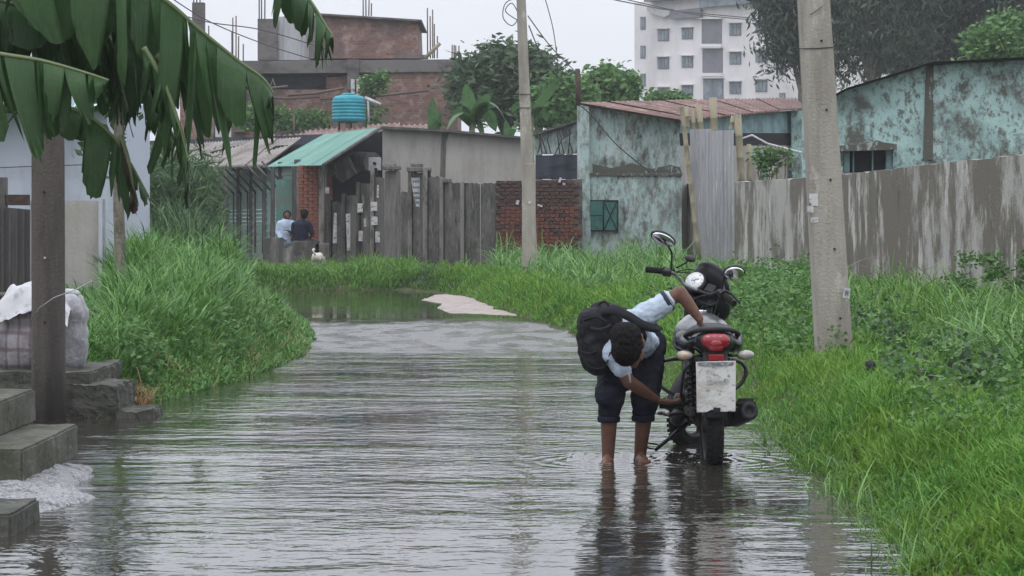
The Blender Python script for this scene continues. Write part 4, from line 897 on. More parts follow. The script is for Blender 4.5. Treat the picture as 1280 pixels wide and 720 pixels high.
fa([(1050, 189), (1121, 187), (1121, 180), (1105, 178), (1096, 175), (1085, 179), (1050, 182)], Yq - .35, .4, 'window_hood', 'mould')
fa([(1154, 200), (1166, 200), (1167, 80), (1158, 82)], Yq - .04, .05, 'corner_strip', 'mould')
# roof: thin dark tin edge with corrugations
R0 = [(1036, 121), (1060, 108), (1110, 93), (1165, 76), (1225, 73), (1345, 66), (1470, 60)]
for i in range(len(R0) - 1):
    (a_, ya), (b_, yb) = R0[i], R0[i + 1]; corrugated(W(a_, ya, Yq - .45), W(b_ + .5, yb, Yq - .45), W(b_ + .5, yb, Yq + 5), W(a_, ya, Yq + 5), max(2, int((b_ - a_) / 7)), .035).build('roof_sheet', 'tindark', t)
    MB().prism([W(a_, ya + 4.5, Yq - .3), W(b_, yb + 4, Yq - .3), W(b_, yb + 1.3, Yq - .3), W(a_, ya + 1.3, Yq - .3)], (0, .3, 0)).build('rafter', 'black', t)

# ------------------------------------------------------------------ trees
def T(label, px, py_top, Y, wpx, n, size, lm, seed, hpx, **k):
    base = W(px, HZ, Y); base.z = .2; topz = WZ(py_top, Y); r = wpx * Y / F / 2; rz = hpx * Y / F / 2; h = topz - rz * .95
    k.setdefault('trunk_r', .2)
    return tree(label, base, (h - .2) / .68 if 'cz' not in k else (h - .2) / k['cz'], (r, r * .8, rz), n, size, lm, seed, **k)
T('dark broad mango tree left of the slim pole', 632, 66, 100, 112, 11000, .42, 'leafdark', 41, 90, crad=.42, nclump=60, group='trees behind the grey shop', aspect=1.6)
T('dark tree crown peeking out right of the slim pole', 672, 78, 103, 44, 3000, .4, 'leafdark', 42, 60, crad=.35, nclump=22, group='trees behind the grey shop', aspect=1.6, droop=.3)
T('bright green leafy tree between the slim pole and the black roof post', 700, 108, 96, 66, 5200, .3, 'leafmid', 43, 56, crad=.32, nclump=38, group='trees behind the grey shop')
T('small round green tree above the rusty roof right of the black post', 760, 92, 105, 52, 4200, .3, 'leafmid', 44, 44, crad=.34, nclump=30, group='trees behind the grey shop')
T('dull bush right behind the black roof post', 714, 96, 108, 26, 1400, .3, 'leafdark', 45, 40, crad=.3, nclump=14, group='trees behind the grey shop')
T('low shrub crown in front of the apartment block', 838, 119, 110, 44, 900, .3, 'leafmid', 46, 12, crad=.2, nclump=16)
T('tall drooping grey-green tree left of the right concrete pole', 1003, -60, 120, 95, 13000, .4, 'leafeuc', 47, 150, droop=.45, crad=.5, nclump=60, group='drooping trees behind the aqua house', aspect=1.9, trunk_r=.25)
T('tall drooping grey-green tree just right of the concrete pole', 1090, -120, 118, 150, 18000, .4, 'leafeuc', 48, 245, droop=.45, crad=.5, nclump=78, group='drooping trees behind the aqua house', aspect=1.9, trunk_r=.3)
T('densest drooping grey-green tree behind the aqua roof', 1185, -110, 122, 150, 22000, .4, 'leafeuc', 49, 240, droop=.45, crad=.5, nclump=90, group='drooping trees behind the aqua house', aspect=1.9, trunk_r=.3)
T('drooping grey-green tree at the right edge of the frame', 1270, -100, 120, 120, 16000, .4, 'leafeuc', 50, 230, droop=.45, crad=.5, nclump=90, group='drooping trees behind the aqua house', aspect=1.9, trunk_r=.3)
T('yellow-green leafy tree above the aqua roof at the right edge', 1262, 28, 90, 62, 5200, .26, 'leafmid', 51, 60, crad=.35, nclump=34)
T('small yellow-green tree just above the aqua roof', 1238, 42, 88, 38, 2500, .24, 'leafmid', 52, 40, crad=.28, nclump=20)
# hazy far tree line behind everything low
# background banana plants
def bananaleaf(par, base, tip, width, sag, m, seed, segs=10, fold=.25):
    rng = random.Random(seed); base = Vector(base); tip = Vector(tip); P = []
    for i in range(segs + 1):
        t_ = i / segs; P.append(base.lerp(tip, t_) + Vector((0, 0, sag * 4 * t_ * (1 - t_))))
    vs = []; fs = []; b = MB()
    for i, p in enumerate(P):
        t_ = i / segs; tg = (P[min(i + 1, segs)] - P[max(i - 1, 0)]).normalized(); sd_ = tg.cross(Vector((0, .25, 1))).normalized()
        w_ = width * math.sin(math.pi * min(1, .08 + t_ * .92)) ** .6 * .5
        vs += [p + sd_ * w_ - Vector((0, 0, w_ * (fold + rng.uniform(-.1, .1)))), p, p - sd_ * w_ - Vector((0, 0, w_ * (fold + rng.uniform(-.1, .1))))]
    for i in range(segs):
        a_ = i * 3; fs += [(a_, a_ + 3, a_ + 4, a_ + 1), (a_ + 1, a_ + 4, a_ + 5, a_ + 2)]
    b.add(vs, fs, True); return b.build('leaf', m, par)
def bananaplant(label, px, py, Y, leaves, seed, hpx=40):
    base = Vector((WX(px, Y), Y, .2)); top = W(px, py, Y); t_ = thing('banana_plant', label, 'banana plant', base, 'banana plants behind the grey shop')
    MB().tube([base, base.lerp(top, .5), top], [.16, .13, .08], 8).build('stem', 'bananastem', t_)
    for i, (tx, ty, w_, sg) in enumerate(leaves): bananaleaf(t_, top - Vector((0, 0, .2)), W(tx, ty, Y - random.uniform(-.5, .8)), w_, sg, 'banana2', seed + i)
    return t_
M['bananastem'] = mat('banana_stem', (.16, .2, .09), [((.09, .08, .05), (5, 5, 2), .45, .6, 5)], .6)
bananaplant('banana plant with broad pale leaves above the grey shop roof', 590, 148, 76, [(582, 104, .45, .1), (612, 116, .5, .15), (620, 165, .7, .6), (635, 158, .55, .7), (556, 168, .55, .5), (566, 150, .45, .5), (604, 172, .4, .35)], 3)
bananaplant('young banana plant with upright narrow leaves beside the brick building', 541, 165, 78, [(541, 121, .32, 0), (552, 140, .3, .1), (560, 160, .3, .3)], 13)
bananaplant('banana plant with one long raised leaf right of the slim pole', 664, 140, 80, [(701, 96, .42, .12), (650, 118, .4, .2), (684, 152, .5, .4), (640, 140, .5, .4)], 23)
bananaplant('bright young banana shoot left of the slim pole', 636, 168, 74, [(648, 146, .26, 0), (632, 150, .22, .05), (645, 162, .25, .2)], 33)
# climbing plant behind the right wall
q = W(965, 222, 57)
t = thing('leafy_vine', 'pale green leafy vine growing over the wall left of the right pole', 'vine', (q.x, q.y, .3))
vb = MB()
for i in range(7): vb.tube([(q.x + random.uniform(-.3, .3), 57, .4), W(random.uniform(945, 985), 215, 57), W(random.uniform(945, 990), random.uniform(178, 195), 57)], .012, 4)
vb.build('stem', 'bark', t)
leafcloud('foliage', 420, None, None, .13, 'leafmid', 77, centers=[tuple(W(random.uniform(945, 988), random.uniform(182, 218), 57)) for _ in range(26)], crad=.07, parent=t)
MB().tube([W(920, 176, 60), W(940, 169, 60), W(960, 180, 60), W(1010, 193, 58)], .03, 6).build('pipe', 'plasticw')
tag(bpy.data.objects['pipe.002'] if 'pipe.002' in bpy.data.objects else bpy.data.objects['pipe'], 'pale bent plastic pipe arching from the tin sheet to the right pole', 'pipe')
# ------------------------------------------------------------------ left plot: white house, boundary, sheets
t = thing('white_house', 'whitewashed house with pale mint tin roof behind the left pole', 'house', (WX(40, 34), 36, .2))
MB().prism([W(px, py, 34) for px, py in ((-120, 350), (134, 350), (134, 118), (-120, 118))], (0, 4, 0)).build('wall', 'whitewall', t)
for i in range(6):
    a_ = -120 + i * 44; corrugated(W(a_, 135, 33.5), W(a_ + 45, 135, 33.5), W(a_ + 45, 112, 36), W(a_, 112, 36), 7, .03).build('roof_sheet', 'palemint', t)
MB().tube([W(-30, 182, 33.8), W(5, 160, 33.8), W(16, 146, 33.8), W(26, 137, 33.8)], .012, 5).build('hanging_wire', 'wire', t)
MB().tube([W(-40, 211, 33.9), W(40, 208, 33.9), W(133, 205, 33.9)], .006, 5).build('wire', 'wire', t)
t = thing('left_yard_fence', 'yard fence of dark tin sheet and pale concrete panels behind the left pole', 'fence', (WX(60, 29), 29, .2))
for i, (a_, b_) in enumerate(((-40, -4), (-5, 38))):
    corrugated(W(a_, 365, 28.6), W(b_, 365, 28.6), W(b_, 262, 28.6), W(a_, 258, 28.6), 5, .02).build('tin_sheet', 'tindark', t)
MB().box(W(22, 250, 28.9), (.26, .12, .12)).build('brick', 'brickold', t); MB().box(W(3, 255, 28.9), (.1, .12, .6)).build('post', 'tindark', t)
for a_, b_ in ((38, 80), (80.4, 124)):
    MB().prism([W(px, py, 29) for px, py in ((a_, 375), (b_, 375), (b_, 251), ((a_ + b_) / 2, 249 + random.uniform(0, 2)), (a_, 251))], (0, .08, 0)).build('concrete_panel', 'plaster', t)
MB().box(W(126, 300, 28.9), (.04, .06, 1.35)).build('gate_post', 'whitewall', t)
MB().box(W(129.5, 310, 28.95), (.035, .06, 1.1)).build('gate_post', 'tin', t)
MB().prism([W(px, py, 30) for px, py in ((131, 372), (147, 372), (147, 262), (131, 262))], (0, .04, 0)).build('gate_leaf', 'whitewall', t)
def slim(label, px, pyb, pyt, Y, w_, seed, nl):
    base = Vector((WX(px, Y), Y, .2)); t_ = thing('slender_tree', label, 'tree', base); top = W(px - 3, pyt, Y)
    P = [base.lerp(top, i / 8) + Vector((random.uniform(-.012, .012), 0, 0)) for i in range(9)]
    MB().tube(P, [w_ * (1 - .04 * i + random.uniform(-.05, .05)) for i in range(9)], 10).build('trunk', 'bark', t_)
    if nl: leafcloud('crown', nl, None, None, .12, 'leafdark', seed, centers=[tuple(top + Vector((random.uniform(-.25, .3), random.uniform(-.2, .3), random.uniform(-.75, 1.2)))) for _ in range(24)], crad=.12, parent=t_, droop=.3)
slim('slender grey trunk behind the lowest banana leaf at the left gate', 151, 335, 90, 26, .068, 61, 2600)
slim('thin dark trunk just right of the slender grey trunk', 171, 335, 150, 40, .07, 62, 0)
# weeds bush behind reeds: tall feathery
o = leafcloud('feathery_bush', 9000, None, None, .34, 'darkweed', 63, centers=[tuple(W(random.uniform(178, 262), random.uniform(205, 300), random.uniform(52, 56))) for _ in range(90)], crad=.22, aspect=4.5, droop=.25)
tag(o, 'feathery dark green bush below the tin awning beyond the reeds', 'bush')
MB_ = MB().prism([W(px, py, 60) for px, py in ((178, 330), (206, 330), (206, 222), (178, 222))], (0, .4, 0)).build('shade_panel', 'navy'); tag(MB_, 'dark blue panel painted as the shaded shop interior behind the feathery bush', 'shade_panel')  # flat dark panel, its colour stands in for shade inside the shop

# ------------------------------------------------------------------ steps, blocks, sacks
t = thing('front_steps', 'damp concrete doorsteps rising to the left above the gravel', 'steps', (-2.9, 14, 0))
def rough_box(x0_, x1_, y0_, y1_, z0_, z1_, name, m, par, amp=.006, n=14, seed=0):
    bm = bmesh.new(); bmesh.ops.create_cube(bm, size=1)
    for v in bm.verts: v.co = Vector(((x0_ + x1_) / 2 + v.co.x * (x1_ - x0_), (y0_ + y1_) / 2 + v.co.y * (y1_ - y0_), (z0_ + z1_) / 2 + v.co.z * (z1_ - z0_)))
    bmesh.ops.bevel(bm, geom=bm.edges[:], offset=.012, segments=2, affect='EDGES')
    bmesh.ops.subdivide_edges(bm, edges=[e for e in bm.edges if e.calc_length() > .1], cuts=n, use_grid_fill=True)
    for v in bm.verts: v.co += Vector((mnoise.noise(v.co * 7 + Vector((seed, 0, 0))), mnoise.noise(v.co * 7 + Vector((0, 9, seed))), mnoise.noise(v.co * 9 + Vector((4, seed, 4))))) * amp + Vector((1, 1, 1)) * mnoise.noise(v.co * 30) * amp * .5
    org = root_loc(par) if par is not None else Vector(((x0_ + x1_) / 2, (y0_ + y1_) / 2, z0_))
    for v in bm.verts: v.co -= org
    me = bpy.data.meshes.new(name); bm.to_mesh(me); bm.free(); me.materials.append(M[m]); o = bpy.data.objects.new(name, me); COL.objects.link(o)
    if par is not None: o.parent = par
    else: o.location = org
    return o
rough_box(-3.3, -2.5, 13.1, 14.75, .06, .25, 'step', 'stepc', t, seed=1); rough_box(-3.6, -2.78, 13.05, 14.95, .245, .44, 'step', 'stepc', t, seed=2)
rough_box(-3.9, -3.12, 13.0, 15.2, .43, .63, 'step', 'stepc', t, seed=3)
tag(rough_box(-2.7, -2.25, 11.5, 12.2, -.02, .1, 'drain_cover', 'stepdark', None, seed=4), 'low concrete slab corner at the bottom left in the water', 'slab')
tag(rough_box(-3.17, -2.84, 18.45, 19.3, -.08, .23, 'concrete_block', 'stepdark', None, amp=.02, seed=5), 'mossy concrete block at the foot of the reeds by the dark pole', 'block')
o = rough_box(-2.85, -2.58, 18.4, 18.9, -.02, .055, 'broken_slab', 'stepdark', None, amp=.02, seed=6); tag(o, 'thin broken slab lying in the water edge beside the mossy block', 'slab')
tag(rough_box(-4.3, -3.08, 18.65, 20.2, -.1, .315, 'plinth', 'stepdark', None, amp=.02, seed=7), 'dark stained concrete plinth carrying the sacks', 'plinth')
tag(MB().ell((-2.29, 11.05, .01), (.03, .03, .02), 8).ell((-2.25, 11.06, .005), (.022, .02, .015), 8).build('debris_lump', 'black'), 'small black lump of debris in the water at bottom left', 'debris')
q = W(1087, 492, 18); q.z = gz(q.x, 18)
tag(MB().tube([q, q + Vector((.004, 0, .09)), q + Vector((-.012, 0, .13))], [.03, .034, .026], 8).ell(q + Vector((.02, 0, .1)), (.025, .02, .03), 8).build('black_plastic_scrap', 'bplastic'), 'small crumpled black plastic scrap standing in the right bank grass', 'scrap')
def sack(label, c, r, seed, m):
    bm = bmesh.new(); bmesh.ops.create_uvsphere(bm, u_segments=40, v_segments=28, radius=1)
    for v in bm.verts:
        x, y, z = v.co; k = 4.0; d = (abs(x) ** k + abs(y) ** k + abs(z) ** k) ** (1 / k); v.co = v.co / d
        nz = mnoise.noise(v.co * 2.2 + Vector((seed, 0, 0))) * .09 + mnoise.noise(Vector((v.co.x * 5, v.co.y * 5, v.co.z * 14 + seed))) * .03
        zz_ = v.co.z; nz += .05 * mnoise.noise(Vector((v.co.x * 7, v.co.y * 7, zz_ * 5 + seed))) - (.16 + .05 * math.sin(math.atan2(v.co.y, v.co.x) * 11)) * math.exp(-((zz_ - .2) / .1) ** 2) + .035 * math.sin(math.atan2(v.co.y, v.co.x) * 9 + zz_ * 3) * max(0, zz_) - .05 * math.exp(-((zz_ - .72) / .06) ** 2); v.co = Vector((v.co.x * r[0] * (1 + nz) * (1 - .3 * max(0, zz_) ** 2 + .1 * (zz_ < 0) * -zz_) + .02 * zz_, v.co.y * r[1] * (1 + nz), zz_ * r[2]))
    t_ = thing('sack', label, 'sack', Vector(c) - Vector((0, 0, r[2])), 'sacks on the plinth')
    for v in bm.verts: v.co.z += r[2]
    for f in bm.faces: f.smooth = True
    me = bpy.data.meshes.new('sack_body'); bm.to_mesh(me); bm.free(); me.materials.append(M[m]); o = bpy.data.objects.new('sack_body', me); COL.objects.link(o); o.parent = t_
    return t_
s1 = sack('white woven sack bulging out right of the dark pole', (-3.37, 19.3, .58), (.165, .2, .3), 3, 'sack')
MB().ell((-3.35, 19.28, .875), (.1, .1, .035), 12).build('tied_mouth', 'plasticw', s1); 
for zz in ():MB().tube([(-3.4, 19.1, zz), (-3.3, 19.088, zz - .01)], .004, 5).build('seam', 'stepdark', s1)
s2 = sack('grey plaid sack left of the dark pole with white sheet on top', (-3.62, 19.25, .58), (.23, .25, .3), 8, 'sackplaid')
bm = bmesh.new(); bmesh.ops.create_grid(bm, x_segments=40, y_segments=40, size=.5)
for v in bm.verts:
    x, y = v.co.x, v.co.y; d = math.hypot(x, y * 1.1); v.co = Vector((x * .58, y * .56, -.5 * max(0, d - .3) * 1.4 + .07 * mnoise.noise(Vector((x * 5, y * 5, 2))) + .035 * abs(mnoise.noise(Vector((x * 13, y * 9, 2)))) + .05 * (x > 0) * 0))
for f in bm.faces: f.smooth = True
me = bpy.data.meshes.new('white_sheet'); bm.to_mesh(me); bm.free(); me.materials.append(M['plasticw']); o = bpy.data.objects.new('white_sheet', me); COL.objects.link(o); o.location = (-3.58, 19.22, .92)
tag(o, 'crumpled white plastic sheet lying over the plaid sack', 'plastic sheet')
tag(blades('dead_grass_heap', gpts(*scatter(500, (19.3, 19.9), lambda y: (-3.0, -2.78), 71, 0)) + np.array([0, 0, .1]), RNG.uniform(.06, .2, 500), RNG.uniform(.006, .014, 500), 'rustblade' if 'rustblade' in M else 'strawblade', 1.2, .9, 71), 'reddish-brown dead grass heap above the mossy block', 'dead grass', kind='stuff')
tag(blades('root_litter', gpts(*scatter(300, (18.0, 18.5), lambda y: (-3.3, -2.95), 72, 0)), RNG.uniform(.05, .15, 300), RNG.uniform(.005, .01, 300), 'strawblade', 1.2, .9, 72), 'straw litter around the foot of the dark pole', 'litter', kind='stuff')

# ------------------------------------------------------------------ foreground banana plant
def spline(pts, n):
    P = []; k = len(pts); pts = [Vector(p) for p in pts]
    for i in range(n + 1):
        u = i / n * (k - 1); j = min(int(u), k - 2); t_ = u - j; p = [pts[max(j - 1, 0)], pts[j], pts[j + 1], pts[min(j + 2, k - 1)]]
        P.append(.5 * (2 * p[1] + (p[2] - p[0]) * t_ + (2 * p[0] - 5 * p[1] + 4 * p[2] - p[3]) * t_ * t_ + (3 * p[1] - p[0] - 3 * p[2] + p[3]) * t_ ** 3))
    return P
def torn_leaf(par, mid, L0, seed, m='banana', tear=.5, outw=.3, prof=None, n=70, label=None, lenvar=.42, nosides=2):
    rng = random.Random(seed); P = spline(mid, n); lf = None; b = MB(); K = 6
    prof = prof or (lambda u: math.sin(math.pi * (.12 + .86 * u)) ** .55)
    for side in ((1, -1) if nosides == 2 else (1,)):
        i = 0
        while i < n:
            wseg = rng.choice((1, 2, 2, 3, 4, 5, 7, 9)); j = min(i + wseg, n); gap = rng.random() < tear
            Ls = L0 * (1 + rng.uniform(-lenvar, lenvar * .6)); ow = outw * rng.uniform(.4, 1.2); sway = rng.uniform(-.3, .25); tw = rng.uniform(-.5, .5); cols = j - i + 1
            vs = []; base_ = len(b.v); tipw = rng.uniform(.45, 1.0); skew = rng.uniform(-.22, .22); jag = [1 + skew * (q_ / max(1, cols - 1) - .5) * 2 + rng.uniform(-.04, .04) for q_ in range(cols)]
            for a_ in range(cols):
                p = P[i + a_]; u = (i + a_) / n; tg = (P[min(i + a_ + 1, n)] - P[max(i + a_ - 1, 0)]).normalized()
                out = tg.cross(Vector((0, 0, 1))); out = out.normalized() * side if out.length > .05 else Vector((0, side, 0))
                fr = (a_ / (cols - 1) - .5); LL = Ls * prof(u) * (1 - .18 * (abs(fr) * 2) ** 2) * jag[a_]
                wd = (P[j] - P[i]).length
                for k in range(K + 1):
                    t_ = k / K; sl = ow * L0 * math.sin(min(1, t_ * 1.6) * math.pi / 2) ; dn = LL * (t_ ** 1.25) * (1 if ow < .5 * outw else .97)
                    shrink = 1 - (1 - tipw) * t_ ** 1.5
                    along = tg * (-fr * wd * (1 - shrink)) + tg * .12 * LL * t_
                    v = p + out * sl + Vector((0, 0, -dn)) + along + Vector((sway * LL * t_ * t_, math.sin(fr * 3 + tw) * .06 * LL * t_, 0)) + out * .018 * math.cos(a_ * math.pi) * t_
                    vs.append(v)
            fs = [(a_ * (K + 1) + k, (a_ + 1) * (K + 1) + k, (a_ + 1) * (K + 1) + k + 1, a_ * (K + 1) + k + 1) for a_ in range(cols - 1) for k in range(K)]
            b.add(vs, fs, True); i = j + (1 if gap and rng.random() < .55 else 0)
    lf = b.build('leaf', m, par)
    if label: lf['label'] = label
    MB().tube([p + Vector((0, 0, .004)) for p in P], [.016 * (1 - .75 * i / n) + .003 for i in range(n + 1)], 6).build('midrib', 'midrib', lf)
    return lf
YN = 15.2
bp_ = thing('banana_plant', 'large banana plant with torn dark leaves hanging in from the top left', 'banana plant', (-4.4, 15.6, .3))
MB().tube([(-4.4, 15.6, .2), (-4.38, 15.55, 1.5), (-4.3, 15.45, 2.9), (-4.2, 15.4, 3.3)], [.16, .14, .1, .07], 14).build('stem', 'bananastem', bp_)
HB = Vector((-4.22, 15.4, 3.2))
u_ = lambda px, py, dy=0: W(px, py, YN + dy)
torn_leaf(bp_, [HB, u_(-60, -110), u_(60, -75), u_(150, -25), u_(205, 0), u_(250, 38), u_(300, 78), u_(328, 98), u_(342, 118)], .60, 101, tear=.45, outw=.18, n=90, prof=lambda u: (.75 + .3 * math.sin(u * 3) if u < .8 else max(.12, (1 - u) * 4.2)))
torn_leaf(bp_, [HB, u_(-80, -20, .2), u_(-10, -2, .2), u_(60, 18, .2), u_(118, 38, .2)], .33, 102, tear=.4, outw=.16, n=50, prof=lambda u: 1 if u < .75 else max(.15, (1 - u) * 4))
torn_leaf(bp_, [HB + Vector((0, 0, -.2)), u_(-70, 55, -.2), u_(0, 68, -.2), u_(50, 76, -.2), u_(95, 88, -.2), u_(136, 101, -.2)], .50, 103, tear=.4, outw=.15, n=60, prof=lambda u: 1 if u < .7 else max(.12, (1 - u) * 3.3))
torn_leaf(bp_, [HB, u_(-20, -60, .5), u_(70, -40, .5), u_(140, 5, .5), u_(185, 50, .5), u_(205, 90, .5)], .55, 104, tear=.5, outw=.2, n=60)
torn_leaf(bp_, [HB, u_(-40, 10, .6), u_(40, 30, .6), u_(100, 60, .6), u_(150, 105, .6)], .4, 114, tear=.5, outw=.2, n=50)
torn_leaf(bp_, [HB + Vector((0, 0, -.3)), u_(-40, 120, .35), u_(40, 128, .35), u_(100, 140, .35), u_(140, 170, .35), u_(163, 205, .35), u_(186, 247, .35)], .42, 105, tear=.5, outw=.14, n=60, prof=lambda u: .1 if u < .35 else (.4 if u < .55 else max(.15, min(1, (1 - u) * 3.6))))
torn_leaf(bp_, [u_(90, -40, .3), u_(150, 20, .3), u_(180, 90, .3), u_(205, 150, .3), u_(228, 190, .3), u_(236, 225, .3), u_(234, 247, .3)], .32, 106, tear=.6, outw=.25, n=60, label='drooping lower leaf curling over at its tip', prof=lambda u: .8 if u < .7 else max(.2, (1 - u) * 2.8))
torn_leaf(bp_, [HB + Vector((.05, 0, .2)), u_(0, -170, -.2), u_(180, -140, -.2), u_(320, -70, -.2), u_(365, -28, -.2), u_(392, 8, -.2), u_(408, 34, -.2), u_(416, 46, -.2)], .36, 107, tear=.2, outw=.34, n=80, prof=lambda u: .8 if u < .8 else max(.1, (1 - u) * 4), label='broad leaf tip hanging in front of the brick building')
torn_leaf(bp_, [u_(150, -10, .15), u_(180, 40, .15), u_(192, 85, .15), u_(206, 130, .15), u_(212, 165, .15)], .24, 108, m='bandry', tear=.8, outw=.2, n=26, label='dry brown strip among the green leaves')
torn_leaf(bp_, [u_(195, 70, .05), u_(205, 85, .05), u_(208, 120, .05), u_(212, 150, .05)], .12, 109, m='banyel', tear=.8, outw=.15, n=16, label='yellowed strip hanging among the leaves')
torn_leaf(bp_, [u_(150, 170, .3), u_(160, 200, .3), u_(165, 230, .3), u_(172, 260, .3)], .22, 110, m='bandry', tear=.8, outw=.15, n=18, label='dry dark strip hanging lowest')
torn_leaf(bp_, [HB, u_(-30, -40, .8), u_(60, -10, .8), u_(120, 30, .8), u_(165, 80, .8), u_(185, 140, .8)], .5, 121, tear=.5, outw=.22, n=60)
torn_leaf(bp_, [HB, u_(0, -120, .9), u_(110, -60, .9), u_(190, 10, .9), u_(220, 70, .9), u_(228, 120, .9)], .45, 122, tear=.5, outw=.2, n=60)
torn_leaf(bp_, [u_(110, 20, .4), u_(140, 55, .4), u_(150, 100, .4), u_(160, 140, .4)], .34, 123, tear=.6, outw=.2, n=30)
torn_leaf(bp_, [u_(180, 60, -.1), u_(205, 105, -.1), u_(225, 160, -.1), u_(235, 200, -.1)], .3, 124, tear=.7, outw=.2, n=30)
torn_leaf(bp_, [u_(215, 80, .1), u_(235, 110, .1), u_(246, 140, .1), u_(250, 160, .1)], .26, 111, tear=.6, outw=.15, n=22)


M['platefaint'] = mat('faded_plate_print', (.3, .3, .3), [((.45, .45, .44), (30, 30, 40), .48, .6, 3)], .7)
# ------------------------------------------------------------------ organic surfaces
def blob(name, elems, m, parent, voxel=.008, smooth=4, noise_amp=0, noise_scale=8, local=True, cut=None):
    """one continuous surface grown over tapered capsules ('c', p0, r0, p1, r1) and ellipsoids ('e', c, (rx,ry,rz), rot)"""
    b = MB()
    for e in elems:
        if e[0] == 'c':
            p0, p1 = Vector(e[1]), Vector(e[3]); n = 5; fl = e[5] if len(e) > 5 else 1
            d = (p1 - p0); k = 6; P = []; Rr = []
            for i in range(k):
                a_ = -math.pi / 2 + i / (k) * math.pi / 2; P.append(p0 + d.normalized() * e[2] * math.sin(a_)); Rr.append(max(1e-4, e[2] * math.cos(a_)))
            P.append(p0); Rr.append(e[2]); P.append(p1); Rr.append(e[4])
            for i in range(1, k + 1):
                a_ = i / k * math.pi / 2; P.append(p1 + d.normalized() * e[4] * math.sin(a_)); Rr.append(max(1e-4, e[4] * math.cos(a_)))
            b.tube(P, Rr, 16)
        else: b.ell(e[1], e[2], 20, e[3] if len(e) > 3 else None)
    org = Vector((0, 0, 0)) if local else root_loc(parent)
    me = b.mesh(name + '_src', org); o = bpy.data.objects.new(name, me); COL.objects.link(o)
    r = o.modifiers.new('r', 'REMESH'); r.mode = 'VOXEL'; r.voxel_size = voxel; r.use_smooth_shade = True
    if smooth: s_ = o.modifiers.new('s', 'SMOOTH'); s_.factor = .5; s_.iterations = smooth
    dg = bpy.context.evaluated_depsgraph_get(); me2 = bpy.data.meshes.new_from_object(o.evaluated_get(dg)); o.modifiers.clear(); o.data = me2; me2.name = name
    bpy.data.meshes.remove(me)
    if noise_amp:
        for v in me2.vertices:
            nn_ = v.normal.copy(); q = v.co * noise_scale; v.co += nn_ * noise_amp * (mnoise.noise(q) + .5 * mnoise.noise(q * 2.3))
    if cut is not None: cut(me2)
    me2.materials.clear(); me2.materials.append(M[m]); me2.polygons.foreach_set('use_smooth', np.ones(len(me2.polygons), bool)); me2.update()
    o.parent = parent; return o

# ------------------------------------------------------------------ motorcycle (local frame: x right, y forward, z up, rear tyre contact at origin)
YM = 15.1
bike = thing('motorcycle', 'black motorcycle with red tail lamp and muddy white number plate standing in the flood water', 'motorcycle', (WX(890, YM), YM, -.08), rot=(0, R(-.5), R(.5)))
LB = dict(parent=bike, local=True)
RX_ = lambda a_: Matrix.Rotation(R(a_), 4, 'X'); RY_ = lambda a_: Matrix.Rotation(R(a_), 4, 'Y'); RZ_ = lambda a_: Matrix.Rotation(R(a_), 4, 'Z'); TR = lambda *p: Matrix.Translation(Vector(p))
def wheel(name, c, r, w_, mm, fr, par=bike):
    base = mm @ TR(*c) @ RY_(90)
    tb = MB(); k = 14; prof = [(r - w_ * .52 + w_ * .52 * math.cos(q), w_ * .5 * math.sin(q)) for q in [2 * math.pi * i / k for i in range(k)]]
    tb.lathe(prof, 48, base, close=True)
    tr = tb.build('wheel', 'rubber', par, local=True)
    tb = MB()   # tread blocks
    for i in range(40):
        a_ = 2 * math.pi * i / 40
        for s_ in (-1, 1): tb.box((0, 0, 0), (.012, w_ * .36, .022)); 
        for s_, o_ in ((-1, 0), (1, .5)):
            pass
    tb = MB()
    for i in range(44):
        for s_, o_ in ((-1, 0), (1, .5), (0, .25)):
            a_ = 2 * math.pi * (i + o_) / 44; mb2 = MB().box((0, 0, 0), (.012, .02, w_ * .26)); rr = r - .001 - (.007 if s_ else 0)
            mb2.xf(base @ Matrix.Rotation(a_, 4, 'Z') @ TR(rr, 0, s_ * w_ * .3) @ Matrix.Rotation(s_ * .5, 4, 'Y')); tb.add(mb2.v, mb2.f)
    tb.build('tread', 'rubber', tr, local=True)
    rb_ = MB().lathe([(r - w_ - .005, -w_ * .36), (r - w_ + .012, -w_ * .4), (r - w_ + .012, w_ * .4), (r - w_ - .005, w_ * .36), (r - w_ - .02, 0)], 40, base, close=True); rb_.build('rim', 'dullmetal', tr, local=True)
    rb_ = MB()
    for i in range(6):
        a_ = 2 * math.pi * i / 6; mb2 = MB().box(((r - w_) / 2, 0, 0), (r - w_ - .02, .022, .03)); mb2.xf(base @ Matrix.Rotation(a_, 4, 'Z')); rb_.add(mb2.v, mb2.f)
    rb_.lathe([(.035, -.06), (.06, -.05), (.06, .05), (.035, .06)], 20, base); rb_.build('hub', 'dullmetal', tr, local=True)
    return tr
wheel('rear', (0, 0, .305), .305, .104, Matrix(), 1)
HEAD = Vector((0, .86, 1.03)); ST = TR(*HEAD) @ RX_(26) @ RZ_(-43)
wheel('front', (0, .05, -.80), .295, .085, ST, 1)
def sb(): return MB()
